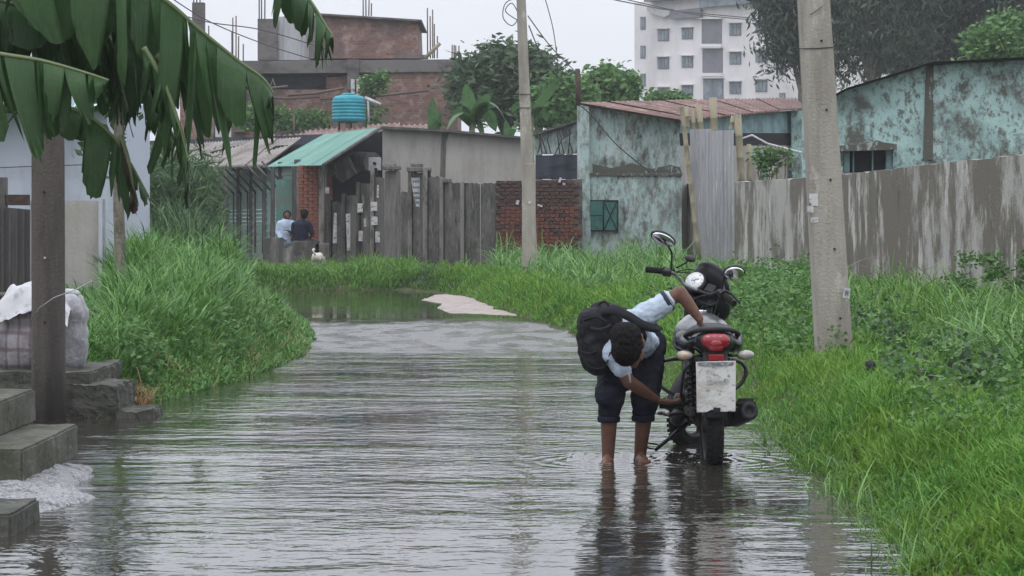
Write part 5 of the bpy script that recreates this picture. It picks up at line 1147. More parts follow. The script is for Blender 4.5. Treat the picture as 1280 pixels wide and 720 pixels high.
# frame, swingarm, shocks
for s_ in (-1, 1):
    MB().tube([(s_ * .085, 0, .305), (s_ * .095, .25, .33), (s_ * .09, .52, .36)], [.018, .02, .022], 8).build('swingarm', 'bplastic', **LB)
    sh = MB().tube([(s_ * .115, -.02, .34), (s_ * .115, .1, .68)], .012, 8).build('shock_absorber', 'dullmetal', **LB)
    P = [Vector((s_ * .115, -.015, .36)).lerp(Vector((s_ * .115, .09, .65)), i / 90) + Vector((.027 * math.cos(i / 90 * 2 * math.pi * 9), .027 * math.sin(i / 90 * 2 * math.pi * 9), 0)) for i in range(91)]
    MB().tube(P, .006, 6).build('spring', 'bblack', sh, local=True)
    MB().tube([(s_ * .075, -.2, .74), (s_ * .09, .2, .76), (s_ * .09, .5, .72), (s_ * .05, .8, .85)], .016, 8).build('frame_tube', 'bblack', **LB)
    MB().tube([(s_ * .1, .5, .74), (s_ * .11, .52, .45), (s_ * .09, .55, .26), (s_ * .07, .9, .3), (s_ * .03, .86, .8)], .015, 8).build('frame_tube', 'bblack', **LB)
# engine
en = MB().box((0, .55, .38), (.24, .34, .22)).build('engine', 'dullmetal', bevel=.03, **LB)
MB().lathe([(.085, 0), (.085, .05), (.06, .065)], 24, TR(.12, .58, .37) @ RY_(90)).build('crankcase_cover', 'bplastic', en, local=True)
MB().lathe([(.08, 0), (.08, .05), (.06, .065)], 24, TR(-.12, .52, .37) @ RY_(-90)).build('crankcase_cover', 'dullmetal', en, local=True)
cb = MB()
for i in range(7): cb.box((0, .7, .5 + i * .022), (.17, .17, .009), (R(12), 0, 0))
cb.box((0, .7, .56), (.1, .1, .18), (R(12), 0, 0)).build('cylinder_fins', 'dullmetal', en, local=True)
MB().tube([(.02, .8, .55), (.06, .93, .42), (.11, .86, .27), (.13, .6, .25), (.15, .3, .28)], .018, 10).build('exhaust_pipe', 'dullmetal', **LB)
ex = MB().lathe([(.02, 0), (.038, .03), (.05, .12), (.055, .38), (.055, .5), (.05, .52), (.026, .52), (.022, .5), (0, .5)], 26, TR(.145, .26, .30) @ Vector((.055, -.5, .095)).to_track_quat('Z', 'Y').to_matrix().to_4x4()).build('muffler', 'bplastic', **LB)
MB().box((.195, -.05, .44), (.09, .3, .006), (R(-9), 0, R(-2))).build('heat_shield', 'dullmetal', ex, local=True)
MB().tube([(.14, -.02, .36), (.11, .05, .42), (.1, .2, .45)], .012, 6).build('bracket', 'bblack', **LB)
# chain guard, side panels
MB().box((-.12, .14, .37), (.03, .5, .06), (R(-3), 0, 0)).build('chain_guard', 'bplastic', bevel=.01, **LB)
for s_ in (-1, 1):
    MB().add([(s_ * .115, .05, .74), (s_ * .13, .42, .76), (s_ * .14, .46, .56), (s_ * .11, .26, .53), (s_ * .09, .05, .74), (s_ * .1, .42, .76), (s_ * .1, .46, .56), (s_ * .085, .26, .53)],
             [(0, 1, 2, 3), (4, 7, 6, 5), (0, 4, 5, 1), (1, 5, 6, 2), (2, 6, 7, 3), (3, 7, 4, 0)]).build('side_panel', 'bblack', bevel=.012, **LB)
    MB().tube([(s_ * .12, .3, .40), (s_ * .21, .27, .395)], .014, 8).tube([(s_ * .2, .26, .395), (s_ * .29, .26, .395)], .02, 8).build('footpeg', 'rubber', **LB)
    # crash guard loops
    gp = spline([(s_ * .07, .84, .64), (s_ * .17, .84, .64), (s_ * .26, .84, .615), (s_ * .29, .84, .56), (s_ * .26, .83, .49), (s_ * .18, .8, .43), (s_ * .08, .78, .38)], 24)
    MB().tube(gp, .0125, 8).build('crash_guard', 'bblack', **LB)
    # saree/side guard rear
MB().tube([(-.11, -.1, .7), (-.17, -.12, .62), (-.18, .0, .47), (-.15, .16, .4)], .009, 8).build('side_guard', 'bblack', **LB)
MB().tube([(-.1, .45, .28), (-.2, .42, .2), (-.31, .38, .115)], [.014, .013, .011], 8).tube(spline([(-.3, .38, .12), (-.36, .36, .135), (-.38, .38, .16), (-.33, .4, .155), (-.27, .4, .14)], 12), .005, 6).build('side_stand', 'bblack', **LB)
MB().tube([(-.13, .66, .32), (-.2, .7, .3), (-.24, .76, .31)], .011, 8).ell((-.245, .76, .31), (.03, .015, .013), 8).build('gear_pedal', 'dullmetal', **LB)
MB().tube([(-.12, .3, .345), (-.19, .33, .34), (-.23, .32, .33)], .012, 8).build('kick_pedal', 'dullmetal', **LB)
MB().ell((-.17, .42, .31), (.05, .08, .05), 12).build('cover', 'bplastic', **LB)
# tank (silver with black flanks), seat, tail
blob('fuel_tank', [('e', (0, .68, .84), (.145, .22, .1)), ('e', (-.07, .62, .82), (.1, .2, .09)), ('e', (.07, .62, .82), (.1, .2, .09)), ('e', (0, .5, .8), (.09, .12, .07))], 'silver', bike, .01, 6)
for s_ in (-1, 1): blob('tank_flank', [('e', (s_ * .142, .62, .79), (.035, .17, .075)), ('e', (s_ * .135, .76, .75), (.04, .1, .06))], 'bblack', bike, .01, 4)
MB().lathe([(.038, 0), (.038, .012), (.03, .016)], 18, TR(0, .72, .935)).build('fuel_cap', 'chrome', **LB)
blob('seat', [('e', (0, .38, .79), (.12, .16, .05)), ('e', (0, .16, .83), (.14, .2, .06)), ('e', (0, -.02, .85), (.14, .17, .05)), ('e', (0, -.12, .86), (.11, .12, .035))], 'seatm', bike, .01, 5)
blob('tail_cowl', [('e', (0, -.14, .80), (.135, .18, .07)), ('e', (0, -.24, .8), (.118, .1, .085)), ('e', (-.135, .05, .775), (.055, .22, .055)), ('e', (.135, .05, .775), (.055, .22, .055)), ('e', (-.15, .15, .79), (.055, .14, .06)), ('e', (.15, .15, .79), (.055, .14, .06)), ('e', (0, -.28, .72), (.075, .04, .09))], 'bblack', bike, .009, 5)
gr_ = spline([(-.125, .12, .80), (-.15, 0, .82), (-.15, -.14, .84), (-.11, -.26, .862), (-.045, -.305, .873), (.045, -.305, .873), (.11, -.26, .862), (.15, -.14, .84), (.15, 0, .82), (.125, .12, .80)], 36)
MB().tube(gr_, .014, 10).build('grab_rail', 'bplastic', **LB)
tl = blob('tail_light', [('e', (0, -.322, .80), (.074, .032, .052)), ('e', (-.035, -.325, .807), (.05, .028, .042)), ('e', (.035, -.325, .807), (.05, .028, .042)), ('c', (-.02, -.33, .768), .024, (.02, -.33, .768), .024)], 'redlens', bike, .006, 4)
MB().ell((0, -.352, .79), (.035, .006, .022), 14).build('bulb_window', 'redlens', tl, local=True)
MB().box((0, -.345, .712), (.092, .012, .034)).build('reflector', 'redlens', bevel=.004, **LB)
MB().add([(-.07, -.3, .74), (.07, -.3, .74), (.075, -.34, .6), (-.075, -.34, .6), (-.06, -.26, .74), (.06, -.26, .74), (.06, -.3, .6), (-.06, -.3, .6)], [(0, 1, 2, 3), (4, 7, 6, 5), (0, 4, 5, 1), (1, 5, 6, 2), (2, 6, 7, 3), (3, 7, 4, 0)]).build('plate_holder', 'bplastic', **LB)
# rear mudguard following the tyre
mb = MB(); ang = [R(a_) for a_ in range(10, 150, 8)]; vs = []
for a_ in ang:
    for x, dr in ((-.068, -.03), (-.062, 0), (-.03, .012), (.03, .012), (.062, 0), (.068, -.03)): vs.append((x, -math.cos(a_) * (.335 + dr), .305 + math.sin(a_) * (.335 + dr)))
mb.add(vs, [(i * 6 + j, (i + 1) * 6 + j, (i + 1) * 6 + j + 1, i * 6 + j + 1) for i in range(len(ang) - 1) for j in range(5)], True)
o = mb.build('rear_mudguard', 'bplastic', **LB); sd_ = o.modifiers.new('solid', 'SOLIDIFY'); sd_.thickness = .004
# number plate, slightly bent sheet
mb = MB(); nx_, nz = 8, 10; vs = []
for j in range(nz + 1):
    for i in range(nx_ + 1):
        u, v = i / nx_ - .5, j / nz; vs.append((u * (.222 + .008 * v) - .004, -.372 + .012 * math.cos(u * 3) + .01 * (1 - v) ** 2 + .003 * mnoise.noise(Vector((u * 6, v * 5, 0))), .40 + .292 * v + (.004 * u) - (.012 if (j == 0 and 3 <= i <= 4) else 0) * -1))
mb.add(vs, [(j * (nx_ + 1) + i, j * (nx_ + 1) + i + 1, (j + 1) * (nx_ + 1) + i + 1, (j + 1) * (nx_ + 1) + i) for j in range(nz) for i in range(nx_)])
pl = mb.build('number_plate', 'plate', **LB); sd_ = pl.modifiers.new('solid', 'SOLIDIFY'); sd_.thickness = .003
MB().box((-.004, -.368, .676), (.21, .004, .02)).build('plate_strip', 'platedark', pl, local=True)
for i, (x, z, w_, h_) in enumerate([(-.055, .6, .004, .022), (-.045, .61, .02, .004), (-.03, .598, .004, .02), (-.02, .606, .018, .004), (-.01, .595, .018, .004), (-.052, .575, .016, .004), (-.036, .572, .004, .016),
      (-.05, .545, .005, .026), (-.036, .553, .022, .005), (-.022, .54, .005, .024), (-.005, .553, .022, .005), (.0, .538, .005, .022), (.018, .55, .005, .026), (.03, .54, .02, .005), (.045, .553, .02, .005), (.055, .54, .005, .02), (.066, .552, .005, .018)]):
    MB().box((x, -.3665 - .0012 * math.cos(x * 14), z + .028), (w_ * .8, .003, h_ * .8), (0, random.uniform(-.4, .4), 0)).build('plate_mark', 'platefaint', pl, local=True)
MB().box((0, -.365, .413), (.04, .012, .022)).build('plate_bolt', 'bblack', pl, local=True)
# signals
for s_ in (-1, 1):
    MB().tube([(s_ * .07, -.27, .72), (s_ * .14, -.28, .722)], .009, 8).build('signal_stalk', 'bblack', **LB)
    sg = blob('turn_signal', [('e', (s_ * .178, -.285, .722), (.05, .034, .028))], 'clearlens', bike, .005, 2)
    MB().ell((s_ * .175, -.26, .722), (.05, .024, .03), 14).build('signal_back', 'bplastic', sg, local=True)
# front end in steering frame
def fr(mb, name, m, par=bike, **k): mb.xf(ST); return mb.build(name, m, par, local=True, **k)
for s_ in (-1, 1):
    fr(MB().tube([(s_ * .09, 0, .0), (s_ * .09, 0, -.38)], .018, 12).tube([(s_ * .09, 0, -.34), (s_ * .09, .01, -.6), (s_ * .085, .045, -.82)], [.026, .028, .02], 12), 'fork_leg', 'bplastic')
fr(MB().box((0, 0, -.02), (.24, .07, .03)).box((0, .0, -.2), (.24, .07, .035)), 'fork_yoke', 'bblack', bevel=.008)
mb = MB(); vs = []; ang = [R(a_) for a_ in range(20, 165, 8)]
for a_ in ang:
    for x, dr in ((-.055, -.02), (-.045, .008), (0, .016), (.045, .008), (.055, -.02)): vs.append((x, .05 + math.cos(a_) * (.315 + dr), -.80 + math.sin(a_) * (.315 + dr)))
mb.add(vs, [(i * 5 + j, (i + 1) * 5 + j, (i + 1) * 5 + j + 1, i * 5 + j + 1) for i in range(len(ang) - 1) for j in range(4)], True); o = fr(mb, 'front_mudguard', 'bplastic'); sd_ = o.modifiers.new('solid', 'SOLIDIFY'); sd_.thickness = .004
# cowl and headlight
def xfe(elems): 
    out = []
    r3 = ST.to_3x3()
    for e in elems:
        if e[0] == 'e':
            rot = r3 if len(e) < 4 else r3 @ Euler(e[3]).to_matrix(); out.append(('e', ST @ Vector(e[1]), e[2], rot))
        else: out.append(('c', ST @ Vector(e[1]), e[2], ST @ Vector(e[3]), e[4]))
    return out
cw = blob('headlight_cowl', xfe([('e', (0, .13, -.1), (.145, .085, .14)), ('e', (0, .12, .04), (.15, .045, .12)), ('e', (0, .1, -.22), (.12, .06, .08)), ('e', (0, .13, .11), (.125, .028, .075))]), 'bblack', bike, .008, 4)
fr(MB().lathe([(.001, .0), (.085, .01), (.09, .03)], 24, TR(0, .19, -.09) @ RX_(90)), 'headlight', 'clearlens')
fr(MB().lathe([(.07, -.03), (.075, .015), (.07, .03), (.06, .031)], 28, TR(-.06, .05, .05) @ RX_(34)), 'instrument_ring', 'bplastic')
sp_ = fr(MB().lathe([(.0, .036), (.06, .036), (.062, .031)], 28, TR(-.06, .05, .05) @ RX_(34)), 'speedometer', 'dial')
mbn = MB().box((.012, 0, .038), (.04, .004, .002)); mbn.xf(TR(-.06, .05, .05) @ RX_(34) @ RZ_(40)); fr(mbn, 'needle', 'redlens', sp_)
fr(MB().box((.055, .05, .05), (.07, .06, .03), (R(34), 0, 0)), 'display', 'bplastic', bevel=.008)
# handlebar
for s_ in (-1, 1):
    fr(MB().tube(spline([(0, -.01, .045), (s_ * .1, -.01, .05), (s_ * .17, -.02, .1), (s_ * .22, -.05, .115), (s_ * .325, -.085, .105)], 20), .011, 10), 'handlebar', 'silver' if s_ < 0 else 'bplastic')
    gpp = MB().tube([(s_ * .235, -.052, .115), (s_ * .34, -.09, .105)], .0195, 12); gpp.tube([(s_ * .237, -.053, .115), (s_ * .243, -.055, .115)], .027, 12); gpp.tube([(s_ * .337, -.089, .105), (s_ * .346, -.092, .105)], .021, 12); fr(gpp, 'grip', 'rubber')
    fr(MB().box((s_ * .215, -.048, .113), (.055, .045, .045), (0, 0, s_ * -.4)), 'switch_block', 'bplastic', bevel=.008)
    fr(MB().tube([(s_ * .2, .0, .11), (s_ * .25, .01, .1), (s_ * .35, -.04, .09)], [.01, .009, .006], 8), 'lever', 'bplastic')
    mp_ = spline([(s_ * .2, -.03, .13), (s_ * .205, -.02, .19), (s_ * .215, -.01, .235), (s_ * .235, -.02, .28)], 12)
    stx = fr(MB().tube(mp_, .0065, 8), 'mirror_stem', 'bblack')
    tilt = (RZ_(43) @ RY_(28)) if s_ < 0 else (RZ_(43) @ RY_(-4))
    mc = (-.27, -.03, .325) if s_ < 0 else (.29, -.03, .28)
    mh = MB().ell((0, 0, 0), (.088, .024, .046) if s_ < 0 else (.07, .024, .05), 18); mh.xf(TR(*mc) @ tilt); fr(mh, 'mirror_housing', 'bblack', stx)
    mg = MB().ell((0, -.018, 0), (.078, .01, .037) if s_ < 0 else (.06, .01, .042), 18); mg.xf(TR(*mc) @ tilt); fr(mg, 'mirror_glass', 'mirror', stx)
fr(MB().tube([(-.19, .01, .13), (-.14, .04, .17), (-.12, .05, .2)], .006, 6).ell((-.115, .05, .205), (.04, .028, .02), 12), 'brake_reservoir', 'bplastic')
for i in range(4):
    a0 = ST @ Vector(((-1) ** i * .2, 0, .1)); a1 = ST @ Vector(((-1) ** i * .06, .17 + .02 * i, .06 - .04 * i)); a2 = Vector(((-1) ** i * .05, .78, .8 - .03 * i))
    MB().tube(spline([a0, a0.lerp(a1, .5) + Vector((0, .06, .04)), a1, a2], 16), .0045, 6).build('control_cable', 'bblack', **LB)
MB().tube(spline([ST @ Vector((.14, .02, .06)), ST @ Vector((.05, -.03, .03)), ST @ Vector((0, -.04, -.02)), (0, .78, .9)], 12), .006, 6).build('control_cable', 'bblack', **LB)

# ------------------------------------------------------------------ hand
def hand(wrist, dirv, palmn, thumb_side, curl=.5, s_=1.0, spread=.0):
    """capsules of palm, four unequal fingers with two bends and a thumb"""
    w_ = Vector(wrist); d = Vector(dirv).normalized(); n = Vector(palmn); n = (n - d * n.dot(d)).normalized(); a_ = d.cross(n) * thumb_side; E = []
    for k in (-1.5, -.5, .5, 1.5): E.append(('c', w_ + a_ * k * .012 * s_, .014 * s_, w_ + d * .085 * s_ + a_ * k * .0195 * s_, .0115 * s_))
    for k, L in ((1.5, .070), (.5, .078), (-.5, .073), (-1.5, .058)):
        p = w_ + d * .09 * s_ + a_ * k * .0205 * s_; dd = d.copy(); r = .0092 * s_; ang_ = 0
        for j, f in enumerate((.45, .32, .25)):
            ang_ += curl * (1 + .12 * k) * (1 if j else .7); dd = (d * math.cos(ang_) + n * math.sin(ang_)).normalized(); q = p + dd * L * f * s_; E.append(('c', p, r, q, r * .92)); p = q; r *= .92
    p = w_ + a_ * .03 * s_ + d * .02 * s_; t1 = p + (a_ * .8 + d * .6 + n * .35).normalized() * .045 * s_; t2 = t1 + (a_ * .2 + d * .8 + n * .55).normalized() * .034 * s_
    E += [('c', p, .014 * s_, t1, .0115 * s_), ('c', t1, .011 * s_, t2, .0095 * s_)]
    return E

# ------------------------------------------------------------------ man bending over the motorcycle
man = thing('person', 'person with black backpack in dark rolled trousers bending over the motorcycle in the water', 'person', (.68, 15.25, -.09))
m0 = Vector(man.location)
def PW(px, py, Y): return W(px, py, Y) - m0
rf, lf_ = PW(760, 579, 15.12), PW(800, 576, 15.25)
rk, lk = PW(762, 497, 15.02), PW(807, 497, 15.12)
rh, lh = PW(772, 440, 15.45), PW(812, 432, 15.5)
pel = (rh + lh) / 2 + Vector((0, 0, .05)); chest = PW(782, 415, 15.08); neck = PW(781, 424, 14.9)
Lsh, Rsh = PW(800, 398, 15.02), PW(766, 441, 14.92)
Lel, Lwr = PW(850, 366, 15.02), PW(874, 398, 15.0)
Rel, Rwr = PW(786, 477, 14.92), PW(822, 501, 15.1)
hc = PW(784, 428, 14.72)
E = [('c', rf + Vector((0, 0, .03)), .036, rk, .058), ('c', lf_ + Vector((0, 0, .03)), .036, lk, .058), ('c', rf.lerp(rk, .5) + Vector((0, .02, 0)), .045, rf.lerp(rk, .78) + Vector((0, .02, 0)), .056), ('c', lf_.lerp(lk, .5) + Vector((0, .02, 0)), .045, lf_.lerp(lk, .78) + Vector((0, .02, 0)), .056),
     ('c', rk, .062, rh, .085), ('c', lk, .062, lh, .085), ('c', rh, .1, lh, .1), ('c', pel, .11, chest, .12), ('c', chest, .12, neck, .06), ('c', neck, .055, hc, .05),
     ('c', Lsh, .055, chest, .1), ('c', Rsh, .055, chest, .1),
     ('c', Lsh, .05, Lel, .04), ('c', Lel, .041, Lel.lerp(Lwr, .35), .039), ('c', Lel.lerp(Lwr, .35), .039, Lwr, .026), ('c', Rsh, .048, Rel, .038), ('c', Rel, .039, Rel.lerp(Rwr, .4), .037), ('c', Rel.lerp(Rwr, .4), .037, Rwr, .024),
     ('e', hc, (.078, .098, .1), (R(20), R(8), 0)), ('e', hc + Vector((.03, .04, -.075)), (.06, .06, .06)), ('c', hc + Vector((.03, -.0, -.09)), .035, hc + Vector((.04, .03, -.12)), .03)]
for f, s_ in ((rf, -1), (lf_, 1)): E += [('c', f + Vector((0, .03, .02)), .032, f + Vector((s_ * .015, -.11, .012)), .03), ('c', f + Vector((0, -.08, .012)), .034, f + Vector((s_ * .02, -.17, .008)), .02)]
for k in range(5):
    for f, s_ in ((rf, -1), (lf_, 1)): x = s_ * (.02 + .0) + (k - 2) * .014 * s_; E.append(('c', f + Vector((x, -.16, .012)), .010, f + Vector((x * 1.1, -.2 + .006 * k, .008)), .008 + .003 * (k == 0)))
# face: brow, nose, lips, chin, ears (turned down toward the engine)
fd_ = Vector((.45, .25, -.85)).normalized(); fu = Vector((.1, -.95, -.25)); fu = (fu - fd_ * fu.dot(fd_)).normalized(); fs_ = fd_.cross(fu)
fc = hc + fd_ * .085
E += [('e', fc + fd_ * .0, (.06, .06, .045)), ('c', fc + fu * .02 + fd_ * .03, .010, fc - fu * .02 + fd_ * .05, .014), ('c', fc - fu * .05 - fs_ * .02 + fd_ * .03, .011, fc - fu * .05 + fs_ * .02 + fd_ * .03, .011), ('e', fc - fu * .085 + fd_ * .01, (.028, .028, .024)),
      ('c', fc + fu * .032 - fs_ * .03 + fd_ * .028, .011, fc + fu * .032 + fs_ * .03 + fd_ * .028, .011)]
for s_ in (-1, 1): E.append(('e', hc + fs_ * .082 * s_ + fd_ * .015, (.014, .022, .03)))
E += hand(Lwr, (.35, .35, -.8), (-.3, .1, -.2), 1, .35) + hand(Rwr, (.9, .25, -.12), (0, .2, 1), -1, .5)
body = blob('body', E, 'skin', man, .0065, 3)
for s_ in (-1, 1): MB().ell(fc + fu * .015 + fs_ * .028 * s_ + fd_ * .036, (.011, .011, .009), 10).build('eye', 'plasticw', body, local=True)
# hair: shell over crown and back of the head
HE = [('e', hc + Vector((-.005, -.02, -.035)), (.09, .09, .105), (R(20), R(8), 0)), ('e', hc + Vector((-.002, -.008, .012)), (.088, .106, .106), (R(20), R(8), 0)), ('e', hc + Vector((-.02, .03, .03)), (.082, .09, .09)), ('e', hc + Vector((.0, -.05, -.04)), (.066, .055, .07))]
blob('hair', HE, 'hair', man, .007, 2, .006, 40)
MB().tube([hc + Vector((.082, .01, .03)), hc + Vector((.095, -.01, -.0)), hc + Vector((.09, -.015, -.035))], [.006, .012, .006], 8).build('ear', 'skin', man, local=True)
# shirt
dS = (Lel - Lsh).normalized(); 
SE = [('c', pel + Vector((-.02, -.1, .01)), .118, chest, .138), ('c', chest, .138, chest.lerp(neck, .6), .085), ('c', Lsh, .072, chest, .115), ('c', Rsh, .066, chest, .11),
      ('c', Lsh, .074, Lsh.lerp(Lel, .62), .062), ('c', Rsh, .064, Rsh.lerp(Rel, .55), .058), ('c', chest + Vector((.06, .0, -.05)), .09, pel + Vector((.05, -.08, -.02)), .1)]
blob('shirt', SE, 'shirt', man, .008, 2, .012, 17)
cc = Lsh.lerp(Lel, .68); MB().lathe([(.062, -.012), (.0645, -.010), (.0645, .010), (.061, .012)], 24, Matrix.Translation(cc) @ dS.to_track_quat('Z', 'Y').to_matrix().to_4x4()).build('sleeve_cuff', 'cuff', man, local=True)
cc2 = Lsh.lerp(Lel, .75); MB().lathe([(.058, -.004), (.061, -.003), (.061, .003), (.057, .004)], 24, Matrix.Translation(cc2) @ dS.to_track_quat('Z', 'Y').to_matrix().to_4x4()).build('sleeve_stripe', 'plasticw', man, local=True)
# trousers rolled below the knee
rc, lc_ = PW(761, 516, 15.05), PW(804, 515, 15.15)
TE = [('c', rc, .064, rk, .083), ('c', lc_, .066, lk, .085), ('c', rk, .085, rh, .108), ('c', lk, .08, lh, .105), ('c', rh, .11, lh, .108), ('c', (rh + lh) / 2, .12, pel + Vector((-.0, -.07, .0)), .13), ('c', lh + Vector((.0, 0, .02)), .1, lk.lerp(lh, .5) + Vector((.01, 0, 0)), .085), ('c', (rk + lk) / 2 + Vector((0, .12, .12)), .09, (rh + lh) / 2, .12)]
blob('trousers', TE, 'pants', man, .008, 2, .014, 14)
for c_, r in ((rc, .066), (lc_, .068)): MB().lathe([(r - .006, -.055), (r, -.052), (r + .002, -.03), (r - .001, -.02)], 22, Matrix.Translation(c_)).build('trouser_hem', 'pants', man, local=True)
# backpack slid to his right side
bc = PW(750, 428, 15.02)
BE = [('e', bc + Vector((.0, 0, -.03)), (.125, .12, .165)), ('c', PW(742, 405, 15.0), .1, PW(748, 450, 14.98), .09), ('c', PW(738, 420, 15.02), .085, PW(742, 448, 15.0), .085), ('c', PW(752, 391, 15.05), .07, PW(778, 396, 15.08), .06), ('c', PW(760, 400, 15.0), .09, PW(765, 430, 15.02), .09), ('c', PW(755, 384, 15.08), .035, PW(782, 392, 15.1), .03)]
bagp = blob('backpack', BE, 'bag', man, .008, 2, .011, 17)
bagp['label'] = 'black backpack hanging off the right side of his back'
def strap(pts, w_, th, name, m='bag', par=man):
    P = spline(pts, 22); b = MB(); vs = []
    for i, p in enumerate(P):
        tg = (P[min(i + 1, 22)] - P[max(i - 1, 0)]).normalized(); n_ = Vector((0, -1, .35)); sd_ = tg.cross(n_).normalized(); nn_ = sd_.cross(tg).normalized() * th
        vs += [p + sd_ * w_ + nn_, p - sd_ * w_ + nn_, p - sd_ * w_ - nn_, p + sd_ * w_ - nn_]
    fs = [(i * 4 + j, (i + 1) * 4 + j, (i + 1) * 4 + (j + 1) % 4, i * 4 + (j + 1) % 4) for i in range(22) for j in range(4)] + [(3, 2, 1, 0), (88, 89, 90, 91)]
    return b.add(vs, fs, True).build(name, m, par, local=True)
strap([PW(745, 394, 14.98), PW(765, 388, 14.88), PW(785, 395, 14.86), PW(803, 406, 14.86), PW(818, 410, 14.92), PW(824, 408, 15.02)], .026, .006, 'shoulder_strap')
strap([PW(800, 410, 14.88), PW(806, 420, 14.88), PW(803, 432, 14.92)], .012, .005, 'shoulder_strap')
strap([PW(728, 440, 14.87), PW(738, 442, 14.86), PW(750, 436, 14.87)], .005, .004, 'bag_piping', par=bagp)
strap([PW(730, 400, 14.92), PW(745, 396, 14.88), PW(757, 402, 14.88)], .006, .004, 'bag_zip', par=bagp)
strap([PW(726, 425, 14.9), PW(728, 445, 14.88), PW(740, 460, 14.87), PW(756, 458, 14.88), PW(763, 440, 14.86)], .004, .006, 'bag_piping', par=bagp)
strap([PW(748, 380, 15.0), PW(756, 377, 14.98), PW(762, 384, 14.97)], .006, .004, 'carry_loop', par=bagp)
strap([PW(738, 410, 14.9), PW(752, 412, 14.86), PW(764, 406, 14.86)], .009, .004, 'compression_strap', par=bagp)
MB().box(PW(752, 411, 14.85), (.02, .008, .016)).build('buckle', 'bplastic', bagp, local=True)
MB().tube([PW(785, 463, 14.82), PW(787, 470, 14.82), PW(788, 478, 14.84)], .006, 6).build('earphone_cord', 'plasticw', man, local=True)
# low splash ring where feet and wheel break the surface
for nm, cx, cy, rx, ry in (('foot', 760, 15.1, .1, .16), ('foot', 801, 15.25, .1, .16), ('wheel', 897, 15.05, .12, .3), ('front', 862, 16.3, .1, .25)):
    pass
wv = MB(); N = 60; vs = []
for i in range(N + 1):
    u = i / N; x = WX(708 + u * 225, 15.3); y = 15.42 - .1 * math.sin(u * 3) + .05 * mnoise.noise(Vector((u * 9, 0, 0)))
    for j in range(9):
        v = j / 8 - .5; am = .028 * math.cos(v * math.pi) ** 2 * math.sin(math.pi * min(1, max(0, u))) ** .5
        vs.append((x, y + v * .5, .002 + am * (1.0 + 1.6 * mnoise.noise(Vector((x * 14, y * 3 + v * 9, 2)))) - (.004 if j in (0, 8) else 0)))
wv.add(vs, [(i * 9 + j, (i + 1) * 9 + j, (i + 1) * 9 + j + 1, i * 9 + j + 1) for i in range(N) for j in range(8)], True)
tag(wv.build('water_ripple', 'water', org=Vector((0, 0, 0))), kind='structure')

# ------------------------------------------------------------------ two people on the far bank
def far_person(label, loc, elems, clothes, rest):
    t_ = thing('person', label, 'person', loc); blob('body', elems, 'skin2', t_, .014, 3)
    for nm, el, mm in clothes: blob(nm, el, mm, t_, .016, 3, .012, 9)
    return t_
Yp = 61.2; lx = WX(357.5, Yp)
hz = WZ(270, Yp)
far_person('person in a light blue shirt standing behind the low wall on the far bank', (lx, Yp, .2),
    [('c', (-.08, 0, .05), .045, (-.08, 0, .8), .08), ('c', (.08, .02, .05), .045, (.08, .02, .8), .08), ('c', (-.08, 0, .78), .1, (.08, 0, .78), .1), ('c', (0, 0, .8), .12, (0, 0, 1.15), .14), ('c', (-.14, 0, 1.17), .06, (.14, 0, 1.17), .06), ('c', (0, 0, 1.2), .05, (.02, -.02, 1.34), .05),
     ('e', (.03, -.03, hz - .2), (.085, .1, .115)), ('c', (.05, -.12, hz - .22), .02, (.05, -.125, hz - .24), .02), ('c', (-.17, 0, 1.16), .05, (-.2, -.02, .9), .04), ('c', (-.2, -.02, .9), .038, (-.08, -.16, .78), .03), ('c', (.17, 0, 1.16), .05, (.18, -.1, .9), .04), ('c', (.18, -.1, .9), .038, (.08, -.24, .98), .03)]
    + hand((-.08, -.16, .78), (.7, -.6, -.1), (0, 0, -1), 1, .4) + hand((.08, -.24, .98), (-.6, -.5, .2), (0, 0, -1), 1, .4),
    [('hair', [('e', (.03, -.005, hz - .16), (.098, .11, .1)), ('e', (.02, .03, hz - .19), (.09, .08, .1))], 'hair'),
     ('shirt', [('c', (0, 0, .72), .15, (0, 0, 1.14), .155), ('c', (-.14, 0, 1.15), .08, (.14, 0, 1.15), .08), ('c', (-.16, 0, 1.15), .07, (-.2, -.02, .95), .06), ('c', (-.2, -.02, .95), .058, (-.12, -.12, .82), .05), ('c', (.16, 0, 1.15), .07, (.18, -.08, .95), .06)], 'shirtb'),
     ('trousers', [('c', (-.08, 0, .12), .07, (-.08, 0, .75), .1), ('c', (.08, .02, .12), .07, (.08, .02, .75), .1)], 'plaster')], None)
Yq2 = 60.55; lx = WX(378, Yq2); hz = WZ(268, Yq2)
